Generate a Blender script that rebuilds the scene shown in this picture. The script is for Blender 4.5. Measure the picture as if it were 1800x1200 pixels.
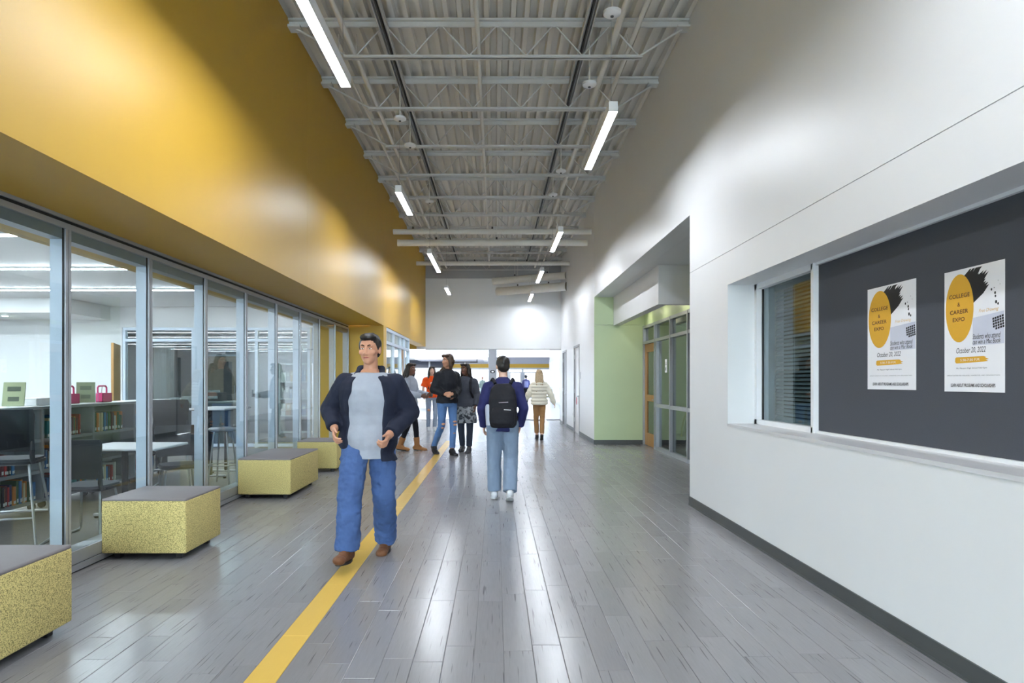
import bpy, bmesh, math, random
from math import sin, cos, pi, radians, sqrt
from mathutils import Vector, Matrix, Euler, noise as mnoise

# ------------------------------------------------------------------ camera, world, exposure
scn = bpy.context.scene
for o in list(bpy.data.objects):
    bpy.data.objects.remove(o, do_unlink=True)
COL = scn.collection
EYE, F = 1.40, 1144.0            # eye height (m), focal length in px of the 1800x1200 frame
cam = bpy.data.cameras.new('camera')
cam.sensor_fit = 'HORIZONTAL'; cam.sensor_width = 36.0; cam.lens = 36.0 * F / 1800.0
cam.shift_x = 29.0 / 1800.0; cam.shift_y = 71.0 / 1800.0
cam.clip_start = 0.05; cam.clip_end = 400
camo = bpy.data.objects.new('camera', cam); COL.objects.link(camo)
camo.location = (0, 0, EYE); camo.rotation_euler = (pi / 2, 0, 0)
scn.camera = camo
scn.view_settings.view_transform = 'Standard'
scn.view_settings.look = 'None'
scn.view_settings.exposure = 1.7
scn.view_settings.gamma = 1.0
scn.view_settings.use_curve_mapping = False
w = bpy.data.worlds.new('sky'); scn.world = w; w.use_nodes = True
wb = w.node_tree.nodes['Background']
wb.inputs[0].default_value = (0.86, 0.93, 1.0, 1); wb.inputs[1].default_value = 11.5
cy = scn.cycles; cy.max_bounces = 5; cy.diffuse_bounces = 4; cy.glossy_bounces = 2; cy.transmission_bounces = 2; cy.transparent_max_bounces = 14
cy.adaptive_threshold = 0.02

PEND = 36.0        # strength of the pendant lamps' lenses
LIBL = 28.0        # strength of the library light strips
rnd = random.Random(7)

# ------------------------------------------------------------------ materials
def lin(c):
    r = []
    for v in c[:3]:
        v = v / 255.0
        r.append(v / 12.92 if v <= 0.04045 else ((v + 0.055) / 1.055) ** 2.4)
    return (r[0], r[1], r[2], 1)
MATS = {}
def M(name, rgb, rough=0.5, metal=0.0, noise=None, bump=None, spec=0.5, coat=0.0, sheen=0.0):
    if name in MATS: return MATS[name]
    m = bpy.data.materials.new(name); m.use_nodes = True; MATS[name] = m
    nt = m.node_tree; b = nt.nodes['Principled BSDF']
    c = lin(rgb)
    b.inputs['Base Color'].default_value = c
    b.inputs['Roughness'].default_value = rough
    b.inputs['Metallic'].default_value = metal
    b.inputs['Specular IOR Level'].default_value = spec
    b.inputs['Coat Weight'].default_value = coat
    b.inputs['Sheen Weight'].default_value = sheen
    if noise is None: noise = (6.0, 0.06)
    tc = nt.nodes.new('ShaderNodeTexCoord')
    n = nt.nodes.new('ShaderNodeTexNoise'); n.inputs['Scale'].default_value = noise[0]
    n.inputs['Detail'].default_value = 4
    nt.links.new(tc.outputs['Object'], n.inputs['Vector'])
    mx = nt.nodes.new('ShaderNodeMix'); mx.data_type = 'RGBA'
    a = noise[1]
    mx.inputs['A'].default_value = tuple(v * (1 - a) for v in c[:3]) + (1,)
    mx.inputs['B'].default_value = tuple(min(1, v * (1 + a)) for v in c[:3]) + (1,)
    nt.links.new(n.outputs['Fac'], mx.inputs['Factor'])
    nt.links.new(mx.outputs['Result'], b.inputs['Base Color'])
    if bump:
        n2 = nt.nodes.new('ShaderNodeTexNoise'); n2.inputs['Scale'].default_value = bump[0]
        n2.inputs['Detail'].default_value = 3
        nt.links.new(tc.outputs['Object'], n2.inputs['Vector'])
        bp = nt.nodes.new('ShaderNodeBump'); bp.inputs['Strength'].default_value = bump[1]
        bp.inputs['Distance'].default_value = bump[2] if len(bump) > 2 else 0.01
        nt.links.new(n2.outputs['Fac'], bp.inputs['Height'])
        nt.links.new(bp.outputs['Normal'], b.inputs['Normal'])
    return m
def emit(name, rgb, strength):
    m = bpy.data.materials.new(name); m.use_nodes = True; MATS[name] = m
    b = m.node_tree.nodes['Principled BSDF']
    b.inputs['Base Color'].default_value = (0.9, 0.9, 0.9, 1)
    b.inputs['Emission Color'].default_value = lin(rgb)
    b.inputs['Emission Strength'].default_value = strength
    return m
def glass_mat(name, tint, refl=1.0, rough=0.0):
    m = bpy.data.materials.new(name); m.use_nodes = True; MATS[name] = m
    nt = m.node_tree; nt.nodes.clear()
    out = nt.nodes.new('ShaderNodeOutputMaterial')
    tr = nt.nodes.new('ShaderNodeBsdfTransparent'); tr.inputs[0].default_value = lin(tint)
    gl = nt.nodes.new('ShaderNodeBsdfGlossy'); gl.inputs['Roughness'].default_value = rough
    gl.inputs['Color'].default_value = (refl, refl, refl, 1)
    g = nt.nodes.new('ShaderNodeNewGeometry')
    dt = nt.nodes.new('ShaderNodeVectorMath'); dt.operation = 'DOT_PRODUCT'
    nt.links.new(g.outputs['Normal'], dt.inputs[0]); nt.links.new(g.outputs['Incoming'], dt.inputs[1])
    def mth(op, a, b=None):
        n = nt.nodes.new('ShaderNodeMath'); n.operation = op
        for i, q in enumerate((a, b)):
            if q is None: continue
            if isinstance(q, (int, float)): n.inputs[i].default_value = q
            else: nt.links.new(q, n.inputs[i])
        return n.outputs[0]
    c = mth('ABSOLUTE', dt.outputs['Value']); p = mth('POWER', mth('SUBTRACT', 1.0, c), 5.0)
    fr = mth('ADD', mth('MULTIPLY', p, 0.94), 0.045)          # Fresnel reflectance of a pane (Schlick)
    mx = nt.nodes.new('ShaderNodeMixShader')
    nt.links.new(fr, mx.inputs[0]); nt.links.new(tr.outputs[0], mx.inputs[1])
    nt.links.new(gl.outputs[0], mx.inputs[2]); nt.links.new(mx.outputs[0], out.inputs[0])
    return m
def plank_mat(name, rgb, vary, streak, rough=0.27):
    m = bpy.data.materials.new(name); m.use_nodes = True; MATS[name] = m
    nt = m.node_tree; L = nt.links; b = nt.nodes['Principled BSDF']
    c = lin(rgb)
    g = nt.nodes.new('ShaderNodeNewGeometry'); oi = nt.nodes.new('ShaderNodeObjectInfo')
    ri = g.outputs['Random Per Island']
    ad = nt.nodes.new('ShaderNodeMath'); ad.operation = 'ADD'
    L.new(ri, ad.inputs[0]); L.new(oi.outputs['Random'], ad.inputs[1])
    fr = nt.nodes.new('ShaderNodeMath'); fr.operation = 'FRACT'; L.new(ad.outputs[0], fr.inputs[0])
    off = nt.nodes.new('ShaderNodeVectorMath'); off.operation = 'ADD'
    cx = nt.nodes.new('ShaderNodeCombineXYZ')
    m7 = nt.nodes.new('ShaderNodeMath'); m7.operation = 'MULTIPLY'; m7.inputs[1].default_value = 37.0
    L.new(fr.outputs[0], m7.inputs[0]); L.new(m7.outputs[0], cx.inputs[0]); L.new(m7.outputs[0], cx.inputs[1])
    L.new(g.outputs['Position'], off.inputs[0]); L.new(cx.outputs[0], off.inputs[1])
    def stretched(sx, sy, detail):
        mp = nt.nodes.new('ShaderNodeMapping'); mp.inputs['Scale'].default_value = (sx, sy, 1)
        L.new(off.outputs[0], mp.inputs['Vector'])
        n = nt.nodes.new('ShaderNodeTexNoise'); n.inputs['Scale'].default_value = 1.0
        n.inputs['Detail'].default_value = detail
        L.new(mp.outputs[0], n.inputs['Vector']); return n
    n1 = stretched(110, 7, 3)          # fine linen grain
    n2 = stretched(75, 2.6, 1)         # long dark dashes
    n3 = stretched(14, 1.5, 2)
    r2 = nt.nodes.new('ShaderNodeMapRange'); r2.inputs[1].default_value = 0.66; r2.inputs[2].default_value = 0.73
    L.new(n2.outputs['Fac'], r2.inputs[0])
    base = nt.nodes.new('ShaderNodeMath'); base.operation = 'MULTIPLY_ADD'
    L.new(n1.outputs['Fac'], base.inputs[0]); base.inputs[1].default_value = streak; base.inputs[2].default_value = 1 - streak / 2
    v = nt.nodes.new('ShaderNodeMath'); v.operation = 'MULTIPLY_ADD'
    L.new(fr.outputs[0], v.inputs[0]); v.inputs[1].default_value = vary; v.inputs[2].default_value = 1 - vary / 2
    v3 = nt.nodes.new('ShaderNodeMath'); v3.operation = 'MULTIPLY_ADD'
    L.new(n3.outputs['Fac'], v3.inputs[0]); v3.inputs[1].default_value = streak * .5; v3.inputs[2].default_value = 1 - streak * .25
    mu = nt.nodes.new('ShaderNodeMath'); mu.operation = 'MULTIPLY'; L.new(base.outputs[0], mu.inputs[0]); L.new(v.outputs[0], mu.inputs[1])
    mu2 = nt.nodes.new('ShaderNodeMath'); mu2.operation = 'MULTIPLY'; L.new(mu.outputs[0], mu2.inputs[0]); L.new(v3.outputs[0], mu2.inputs[1])
    dk = nt.nodes.new('ShaderNodeMath'); dk.operation = 'MULTIPLY_ADD'
    L.new(r2.outputs[0], dk.inputs[0]); dk.inputs[1].default_value = -0.45 if streak > .1 else -0.02; dk.inputs[2].default_value = 1.0
    mu3 = nt.nodes.new('ShaderNodeMath'); mu3.operation = 'MULTIPLY'; L.new(mu2.outputs[0], mu3.inputs[0]); L.new(dk.outputs[0], mu3.inputs[1])
    vm = nt.nodes.new('ShaderNodeVectorMath'); vm.operation = 'SCALE'
    vm.inputs[0].default_value = c[:3]; L.new(mu3.outputs[0], vm.inputs['Scale'])
    L.new(vm.outputs[0], b.inputs['Base Color'])
    rr = nt.nodes.new('ShaderNodeMath'); rr.operation = 'MULTIPLY_ADD'
    L.new(n1.outputs['Fac'], rr.inputs[0]); rr.inputs[1].default_value = 0.10 if streak > .1 else 0.0; rr.inputs[2].default_value = rough - 0.05
    L.new(rr.outputs[0], b.inputs['Roughness'])
    bp = nt.nodes.new('ShaderNodeBump'); bp.inputs['Strength'].default_value = 0.05 if streak > .1 else 0.0; bp.inputs['Distance'].default_value = 0.002
    L.new(n1.outputs['Fac'], bp.inputs['Height']); L.new(bp.outputs['Normal'], b.inputs['Normal'])
    return m
def speckle_mat(name, a, b_, scale, rough=0.85):
    m = bpy.data.materials.new(name); m.use_nodes = True; MATS[name] = m
    nt = m.node_tree; L = nt.links; b = nt.nodes['Principled BSDF']
    tc = nt.nodes.new('ShaderNodeTexCoord')
    n = nt.nodes.new('ShaderNodeTexNoise'); n.inputs['Scale'].default_value = scale; n.inputs['Detail'].default_value = 2
    L.new(tc.outputs['Object'], n.inputs['Vector'])
    r = nt.nodes.new('ShaderNodeMapRange'); r.inputs[1].default_value = 0.48; r.inputs[2].default_value = 0.58
    L.new(n.outputs['Fac'], r.inputs[0])
    n2 = nt.nodes.new('ShaderNodeTexNoise'); n2.inputs['Scale'].default_value = 5
    L.new(tc.outputs['Object'], n2.inputs['Vector'])
    mx = nt.nodes.new('ShaderNodeMix'); mx.data_type = 'RGBA'
    mx.inputs['A'].default_value = lin(a); mx.inputs['B'].default_value = lin(b_)
    L.new(r.outputs[0], mx.inputs['Factor']); L.new(mx.outputs['Result'], b.inputs['Base Color'])
    b.inputs['Roughness'].default_value = rough; b.inputs['Specular IOR Level'].default_value = 0.2
    bp = nt.nodes.new('ShaderNodeBump'); bp.inputs['Strength'].default_value = 0.25; bp.inputs['Distance'].default_value = 0.003
    L.new(n.outputs['Fac'], bp.inputs['Height']); L.new(bp.outputs['Normal'], b.inputs['Normal'])
    return m
def wood_mat(name, a, b_, axis=(30, 30, 1.5), rough=0.45):
    m = bpy.data.materials.new(name); m.use_nodes = True; MATS[name] = m
    nt = m.node_tree; L = nt.links; b = nt.nodes['Principled BSDF']
    tc = nt.nodes.new('ShaderNodeTexCoord'); mp = nt.nodes.new('ShaderNodeMapping'); mp.inputs['Scale'].default_value = axis
    L.new(tc.outputs['Object'], mp.inputs['Vector'])
    n = nt.nodes.new('ShaderNodeTexNoise'); n.inputs['Scale'].default_value = 1; n.inputs['Detail'].default_value = 5
    L.new(mp.outputs[0], n.inputs['Vector'])
    mx = nt.nodes.new('ShaderNodeMix'); mx.data_type = 'RGBA'
    mx.inputs['A'].default_value = lin(a); mx.inputs['B'].default_value = lin(b_)
    L.new(n.outputs['Fac'], mx.inputs['Factor']); L.new(mx.outputs['Result'], b.inputs['Base Color'])
    b.inputs['Roughness'].default_value = rough
    return m

YELLOW = M('yellow_paint', (198, 157, 54), 0.42, noise=(3, .03), spec=.4)
WHITE = M('white_paint', (226, 227, 228), 0.40, noise=(3, .015))
WARMWHITE = WHITE
GREYW = M('wall_grey', (176, 177, 180), 0.45, noise=(3, .02))
GREEN = M('green_paint', (190, 207, 166), 0.45, noise=(3, .03))
DECK = M('deck_paint', (224, 220, 212), 0.6, noise=(8, .04))
STEEL = M('joist_paint', (208, 208, 206), 0.5, noise=(8, .04))
PIPE = M('pipe_paint', (226, 223, 216), 0.5, noise=(8, .04))
ALU = M('anodised_aluminium', (178, 182, 188), 0.38, 0.55, noise=(10, .04))
ALUL = M('pale_aluminium', (196, 208, 222), 0.4, 0.25, noise=(10, .03))
GASKET = M('black_gasket', (22, 24, 28), 0.6)
BASEB = M('rubber_base', (74, 77, 77), 0.45, noise=(20, .06))
BOARD = M('tackboard_fabric', (72, 75, 83), 0.9, noise=(160, .10), bump=(300, .2, .001))
WHITEMETAL = M('white_metal', (232, 233, 235), 0.35)
CHROME = M('brushed_steel', (190, 192, 195), 0.28, 0.9)
DARKPL = M('charcoal_plastic', (30, 33, 40), 0.4, noise=(20, .08))
BLACKPL = M('black_plastic', (20, 20, 24), 0.45)
GLASS = glass_mat('clear_glass', (236, 244, 246), 0.9)
GLASST = glass_mat('lobby_dimming_glass', (172, 176, 180), 1.0)  # tint added to cut the sky light entering the lobby
GLASSD = glass_mat('tinted_glass', (206, 216, 216), 1.0)
PLANK = plank_mat('grey_plank', (134, 133, 136), 0.13, 0.17, 0.23)
YPLANK = plank_mat('yellow_plank', (220, 182, 92), 0.02, 0.04, 0.28)
GROUT = M('subfloor', (92, 92, 94), 0.7)
LOBBYF = M('lobby_floor', (210, 212, 218), 0.18, noise=(2, .05))
LIBFLOOR = plank_mat('library_floor', (120, 114, 110), 0.2, 0.3, 0.4)
OTTO = speckle_mat('speckled_upholstery', (216, 198, 132), (132, 122, 78), 210)
OTTOTOP = M('grey_vinyl', (120, 114, 116), 0.55, noise=(30, .05))
WOOD = wood_mat('oak_veneer', (196, 150, 92), (160, 112, 60))
LENS = emit('lamp_lens', (240, 246, 255), PEND)
LOBLENS = emit('lobby_fill_lens', (250, 250, 255), 10.0)  # glow of the fill strips added in the lobby
LIBLENS = emit('library_lens', (245, 250, 255), LIBL)
DOWN = emit('downlight_lens', (255, 246, 222), 22)

# ------------------------------------------------------------------ mesh helpers
class MB:
    def __init__(s): s.v = []; s.f = []; s.m = []; s.mi = 0
    def add(s, vs, fs):
        n = len(s.v); s.v += [tuple(p) for p in vs]
        s.f += [tuple(i + n for i in f) for f in fs]; s.m += [s.mi] * len(fs); return s
    def box(s, x0, x1, y0, y1, z0, z1):
        if x0 > x1: x0, x1 = x1, x0
        if y0 > y1: y0, y1 = y1, y0
        if z0 > z1: z0, z1 = z1, z0
        return s.add([(x0, y0, z0), (x1, y0, z0), (x1, y1, z0), (x0, y1, z0), (x0, y0, z1), (x1, y0, z1), (x1, y1, z1), (x0, y1, z1)],
              [(0, 3, 2, 1), (4, 5, 6, 7), (0, 1, 5, 4), (1, 2, 6, 5), (2, 3, 7, 6), (3, 0, 4, 7)])
    def bbox(s, x0, x1, y0, y1, z0, z1, b=0.01, seg=2):
        bm = bmesh.new(); bmesh.ops.create_cube(bm, size=1)
        for v in bm.verts:
            v.co = Vector((x0 + (v.co.x + .5) * (x1 - x0), y0 + (v.co.y + .5) * (y1 - y0), z0 + (v.co.z + .5) * (z1 - z0)))
        bmesh.ops.bevel(bm, geom=list(bm.edges), offset=b, segments=seg, affect='EDGES', profile=0.5)
        bm.verts.index_update(); s.add([v.co for v in bm.verts], [tuple(v.index for v in f.verts) for f in bm.faces]); bm.free(); return s
    def tube(s, p0, p1, r0, r1=None, n=12, caps=True):
        r1 = r0 if r1 is None else r1
        p0 = Vector(p0); p1 = Vector(p1); d = (p1 - p0)
        if d.length < 1e-6: return s
        d.normalize(); a = Vector((0, 0, 1)) if abs(d.z) < .9 else Vector((1, 0, 0))
        u = d.cross(a).normalized(); w_ = d.cross(u)
        vs = []
        for p, r in ((p0, r0), (p1, r1)):
            for i in range(n):
                t = 2 * pi * i / n; vs.append(p + u * (r * cos(t)) + w_ * (r * sin(t)))
        fs = [(i, i + n, (i + 1) % n + n, (i + 1) % n) for i in range(n)]
        if caps: fs += [tuple(range(n)), tuple(range(2 * n - 1, n - 1, -1))]
        return s.add(vs, fs)
    def path(s, pts, r, n=10):                       # one bent tube through points
        pts = [Vector(p) for p in pts]; vs = []; fs = []; N = len(pts)
        u = None
        for k, p in enumerate(pts):
            if k == 0: d = pts[1] - p
            elif k == N - 1: d = p - pts[k - 1]
            else: d = (pts[k + 1] - p).normalized() + (p - pts[k - 1]).normalized()
            d.normalize()
            if u is None:
                a = Vector((0, 0, 1)) if abs(d.z) < .9 else Vector((1, 0, 0)); u = d.cross(a).normalized()
            else:
                u = (u - d * u.dot(d)).normalized()
            w_ = d.cross(u); rr = r[k] if isinstance(r, (list, tuple)) else r
            for i in range(n):
                t = 2 * pi * i / n; vs.append(p + u * (rr * cos(t)) + w_ * (rr * sin(t)))
        for k in range(N - 1):
            for i in range(n):
                j = (i + 1) % n; fs.append((k * n + i, k * n + j, (k + 1) * n + j, (k + 1) * n + i))
        fs += [tuple(range(n - 1, -1, -1)), tuple(range((N - 1) * n, N * n))]
        return s.add(vs, fs)
    def ell(s, c, r, R=None, nu=16, nv=10):
        c = Vector(c); vs = []; fs = []
        for j in range(nv + 1):
            ph = pi * j / nv
            for i in range(nu):
                t = 2 * pi * i / nu
                p = Vector((r[0] * sin(ph) * cos(t), r[1] * sin(ph) * sin(t), r[2] * cos(ph)))
                if R is not None: p = R @ p
                vs.append(c + p)
        for j in range(nv):
            for i in range(nu):
                k = (i + 1) % nu; fs.append((j * nu + i, (j + 1) * nu + i, (j + 1) * nu + k, j * nu + k))
        return s.add(vs, fs)
    def cap(s, p0, p1, r0, r1=None, n=14):           # capsule
        r1 = r0 if r1 is None else r1
        s.tube(p0, p1, r0, r1, n); s.ell(p0, (r0, r0, r0), nu=n, nv=8); s.ell(p1, (r1, r1, r1), nu=n, nv=8); return s
    def rings(s, rs, n=28):                          # rs: (cx,cy,cz,rx,ry) closed loft, superellipse section
        vs = []; fs = []
        for (cx, cy, cz, rx, ry) in rs:
            for i in range(n):
                t = 2 * pi * i / n; ct, st = cos(t), sin(t); e = 0.86
                vs.append((cx + rx * math.copysign(abs(ct) ** e, ct), cy + ry * math.copysign(abs(st) ** e, st), cz))
        N = len(rs)
        for k in range(N - 1):
            for i in range(n):
                j = (i + 1) % n; fs.append((k * n + i, k * n + j, (k + 1) * n + j, (k + 1) * n + i))
        fs += [tuple(range(n - 1, -1, -1)), tuple(range((N - 1) * n, N * n))]
        return s.add(vs, fs)
    def prism(s, poly, z0, z1):                      # poly in xy extruded in z
        n = len(poly); vs = [(x, y, z0) for x, y in poly] + [(x, y, z1) for x, y in poly]
        fs = [tuple(range(n - 1, -1, -1)), tuple(range(n, 2 * n))] + [(i, (i + 1) % n, (i + 1) % n + n, i + n) for i in range(n)]
        return s.add(vs, fs)
    def lathe(s, prof, c=(0, 0, 0), n=24):           # prof (r,z)
        vs = []; fs = []
        for r, z in prof:
            for i in range(n):
                t = 2 * pi * i / n; vs.append((c[0] + r * cos(t), c[1] + r * sin(t), c[2] + z))
        N = len(prof)
        for k in range(N - 1):
            for i in range(n):
                j = (i + 1) % n; fs.append((k * n + i, k * n + j, (k + 1) * n + j, (k + 1) * n + i))
        fs += [tuple(range(n - 1, -1, -1)), tuple(range((N - 1) * n, N * n))]
        return s.add(vs, fs)
    def mesh(s, name, mats, smooth=False):
        me = bpy.data.meshes.new(name); me.from_pydata(s.v, [], s.f)
        if not isinstance(mats, (list, tuple)): mats = [mats]
        for m in mats: me.materials.append(m)
        if len(mats) > 1: me.polygons.foreach_set('material_index', s.m)
        bm = bmesh.new(); bm.from_mesh(me); bmesh.ops.recalc_face_normals(bm, faces=bm.faces); bm.to_mesh(me); bm.free()
        if smooth: 
            me.polygons.foreach_set('use_smooth', [True] * len(me.polygons))
            try: me.set_sharp_from_angle(angle=radians(40))
            except Exception: pass
        me.update(); return me
    def build(s, name, mats, parent=None, smooth=False, label=None, world=False):
        if world and parent is not None:
            o_ = parent.location; s.v = [(x - o_.x, y - o_.y, z - o_.z) for x, y, z in s.v]
        o = bpy.data.objects.new(name, s.mesh(name, mats, smooth)); COL.objects.link(o)
        if parent is not None: o.parent = parent
        if label: o['label'] = label
        return o
def link(name, me, parent=None, loc=(0, 0, 0), rotz=0, scale=None):
    o = bpy.data.objects.new(name, me); COL.objects.link(o); o.location = loc; o.rotation_euler = (0, 0, rotz)
    if scale: o.scale = scale
    if parent is not None: o.parent = parent
    return o
def tag(o, label=None, cat=None, group=None, kind=None):
    if label: o['label'] = label
    if cat: o['category'] = cat
    if group: o['group'] = group
    if kind: o['kind'] = kind
    return o
def thing(name, label, cat, loc=(0, 0, 0), rotz=0, group=None):
    o = bpy.data.objects.new(name, None); COL.objects.link(o); o.empty_display_size = .1
    o.location = loc; o.rotation_euler = (0, 0, rotz); return tag(o, label, cat, group)
def struct(name, mb, mats, smooth=False):
    return tag(mb.build(name, mats, smooth=smooth), kind='structure')
def sgroup(name, loc=(0, 0, 0)):
    o = bpy.data.objects.new(name, None); COL.objects.link(o); o.location = loc; return tag(o, kind='structure')
def copy_tree(o, parent=None):
    c = o.copy(); COL.objects.link(c)
    if parent is not None: c.parent = parent
    for ch in list(o.children): copy_tree(ch, c)
    return c
ORD = ['first', 'second', 'third', 'fourth', 'fifth', 'sixth', 'seventh', 'eighth', 'ninth', 'tenth', 'eleventh', 'twelfth', 'thirteenth',
       'fourteenth', 'fifteenth', 'sixteenth', 'seventeenth', 'eighteenth', 'nineteenth', 'twentieth', 'twenty-first', 'twenty-second', 'twenty-third', 'twenty-fourth']

# ------------------------------------------------------------------ main dimensions (m)
XR, XL, XG = 2.215, -2.367, -3.10          # right wall, upper left wall, library glass line
ZC = 5.55                                  # underside of the deck ribs
DBACK, DEND = -9.0, 22.0
SOFF = 2.595
def at(x, y, D): return Vector(((x - 871) * D / F, D, EYE - (y - 671) * D / F))

# ------------------------------------------------------------------ floor: planks
floor = struct('floor', MB().box(-3.25, 3.5, DBACK, 24.3, -.12, -.0035), GROUT)
PW, PL = .1524, .9144
def plank_mb(mb, x0, x1, y0, y1, g=.0009, c=.0022):
    a = [(x0 + g, y0 + g), (x1 - g, y0 + g), (x1 - g, y1 - g), (x0 + g, y1 - g)]
    b = [(x0 + g + c, y0 + g + c), (x1 - g - c, y0 + g + c), (x1 - g - c, y1 - g - c), (x0 + g + c, y1 - g - c)]
    vs = [(x, y, -.0035) for x, y in a] + [(x, y, -.0011) for x, y in a] + [(x, y, 0) for x, y in b]
    fs = [(8, 9, 10, 11)]
    for i in range(4):
        j = (i + 1) % 4; fs += [(i, j, j + 4, i + 4), (i + 4, j + 4, j + 8, i + 8)]
    mb.add(vs, fs)
pm = MB(); plank_mb(pm, 0, PW, 0, PL); PLANKME = pm.mesh('plank', PLANK); PLANKMEY = pm.mesh('yellow_plank', YPLANK)
cells = []
k0 = int(math.floor((-3.14 + 1.177) / PW)); k1 = int(math.ceil((3.32 + 1.177) / PW))
for k in range(k0, k1):
    x0 = -1.177 + k * PW
    y = DBACK + .3 - rnd.random() * PL * .3
    y += rnd.random() * .6
    while y + PL < 24.35:
        D = y + PL / 2
        ok = x0 < XR - .02 or (7.42 < y and y + PL < 14.62)
        if ok:
            yel = (k == 0 and y < 15.0)
            px = 871 + F * (x0 + PW / 2) / max(D, .1)
            vis = D > 3.0 and -40 < px < 1840
            cells.append((D if vis else 1000 + abs(D), x0, y, yel))
        y += PL
cells.sort()
rest = MB(); resty = MB()
for i, (d, x0, y, yel) in enumerate(cells):
    if i < 300:
        link('plank', PLANKMEY if yel else PLANKME, floor, (x0, y, 0))
    else:
        plank_mb(resty if yel else rest, x0, x0 + PW, y, y + PL)
tag(rest.build('plank_field', PLANK, floor), kind='stuff')
tag(resty.build('yellow_stripe_planks', YPLANK, floor), kind='stuff')
struct('floor_threshold', MB().box(-16, 3.9, 24.3, 24.42, -.12, .002), M('threshold', (96, 98, 102), .4))
struct('floor_lobby', MB().box(-16, 9, 24.42, 60, -.12, 0), LOBBYF)
struct('floor_passage', MB().box(-9, -3.25, 18.1, 24.3, -.12, 0), LOBBYF)
struct('floor_library', MB().box(-16, -3.25, DBACK, 18.1, -.12, 0), LIBFLOOR)
struct('floor_room', MB().box(3.5, 7.2, 7.4, 14.8, -.12, 0), M('room_carpet', (70, 72, 76), .9, noise=(60, .2)))

# ------------------------------------------------------------------ ceiling deck
prof = []
x = XL - .2; pitch = .1524
while x < XR + .3:
    prof += [(x, ZC), (x + .052, ZC), (x + .066, ZC + .078), (x + .138, ZC + .078)]
    x += pitch
vs = [(a, DBACK, b) for a, b in prof] + [(a, 22.4, b) for a, b in prof]
n = len(prof); fs = [(i, i + 1, i + 1 + n, i + n) for i in range(n - 1)]
cm = MB(); cm.add(vs, fs); cm.box(XL - .3, XR + .4, DBACK, 22.4, ZC + .10, ZC + .25)
struct('ceiling', cm, DECK)

# ------------------------------------------------------------------ left: yellow upper wall, soffit, pier
wl = sgroup('wall_left')
edges = [DBACK, 2.2, 8.18, 13.75, 18.02, DEND + .02]
for a, b in zip(edges[:-1], edges[1:]):
    d = XG - .12 if b <= 13.76 else XL - .30
    MB().box(d, XL, a + .002, b - .002, SOFF, ZC + .2).build('wall_panel', YELLOW, wl)
MB().box(XG - .12, XL - .02, DBACK, 13.75, SOFF + .02, ZC + .2).build('backing', YELLOW, wl)
pier = struct('wall_left_pier', MB().box(-3.72, XL, 13.76, 14.12, 0, SOFF - .002), YELLOW)
struct('trim_1', MB().box(-3.62, XG - .125, DBACK, 13.74, 2.50, 3.0), YELLOW)         # yellow bulkhead inside the glass

# library glass front: one structure, every pane and mullion a part
win = sgroup('window_1', (XG, 0, 0))
mD = [13.72 - 1.125 * k for k in range(0, 19)]
for i, D in enumerate(mD):
    mb = MB(); mb.box(-.115, -.014, -.026, .026, .15, 2.50)
    link('mullion', mb.mesh('mullion', ALUL) if i == 0 else mme, win, (0, D, 0))
    if i == 0:
        mme = bpy.data.objects['mullion'].data
        cme = MB().box(-.010, .004, -.030, -.004, .155, 2.535).box(-.010, .004, .004, .030, .155, 2.535).mesh('mullion_cap', ALU)
        gme = MB().box(-.016, -.011, -.042, .042, .155, 2.53).mesh('gasket', GASKET)
    link('mullion_cap', cme, win, (0, D, 0)); link('gasket', gme, win, (0, D, 0))
for a, b in zip(mD[1:], mD[:-1]):
    MB().box(-.013, -.005, a + .03, b - .03, .155, 2.50).build('pane', GLASS, win)
MB().box(-.115, -.016, mD[-1], mD[0], 2.43, 2.53).build('head_rail', ALU, win)
MB().box(-.012, .006, mD[-1], mD[0], 2.505, 2.545).build('head_cap', ALU, win)
MB().box(-.05, -.006, mD[-1], mD[0], 2.545, 2.57).build('shadow_gap', GASKET, win)
MB().box(-.06, .012, mD[-1], mD[0], 2.57, 2.594).build('head_channel', ALU, win)
MB().box(-.13, .012, mD[-1], mD[0], .062, .155).build('sill_rail', ALU, win)
MB().box(-.13, .020, mD[-1], mD[0], .012, .056).build('sill_base', ALU, win)
MB().box(-.12, .006, mD[-1], mD[0], .0, .06).build('sill_gasket', GASKET, win)

# second storefront on the left, past the yellow pier
win = sgroup('window_2', (XL, 0, 0))
md2 = [14.18, 15.28, 16.42, 17.1, 17.96]
for D in md2: MB().box(-.12, -.01, D - .028, D + .028, 0, 2.59).build('mullion', ALUL, win)
for z in (0.05, 2.27, 2.56): MB().box(-.118, -.012, md2[0], md2[-1], z - .035, z + .03).build('rail', ALUL, win)
for a, b in zip(md2[:-1], md2[1:]):
    if abs(a - 16.42) > .01: MB().box(-.06, -.052, a + .028, b - .028, .08, 2.235).build('pane', GLASSD, win)
    MB().box(-.06, -.052, a + .028, b - .028, 2.3, 2.525).build('pane', GLASSD, win)
d = sgroup('door_1', (XL - .05, 16.45, 0)); MB().bbox(-.045, 0, 0, .62, .01, 2.23, .004, 1).build('door_leaf', WOOD, d)
MB().box(-.05, .004, .2, .42, .6, 2.0).build('vision_panel', M('dark_pane', (52, 58, 62), .15), d)
MB().tube((.03, .53, .95), (.03, .53, 1.2), .012).tube((0, .53, .97), (.03, .53, .97), .008).tube((0, .53, 1.18), (.03, .53, 1.18), .008).build('handle', CHROME, d, True)

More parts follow.
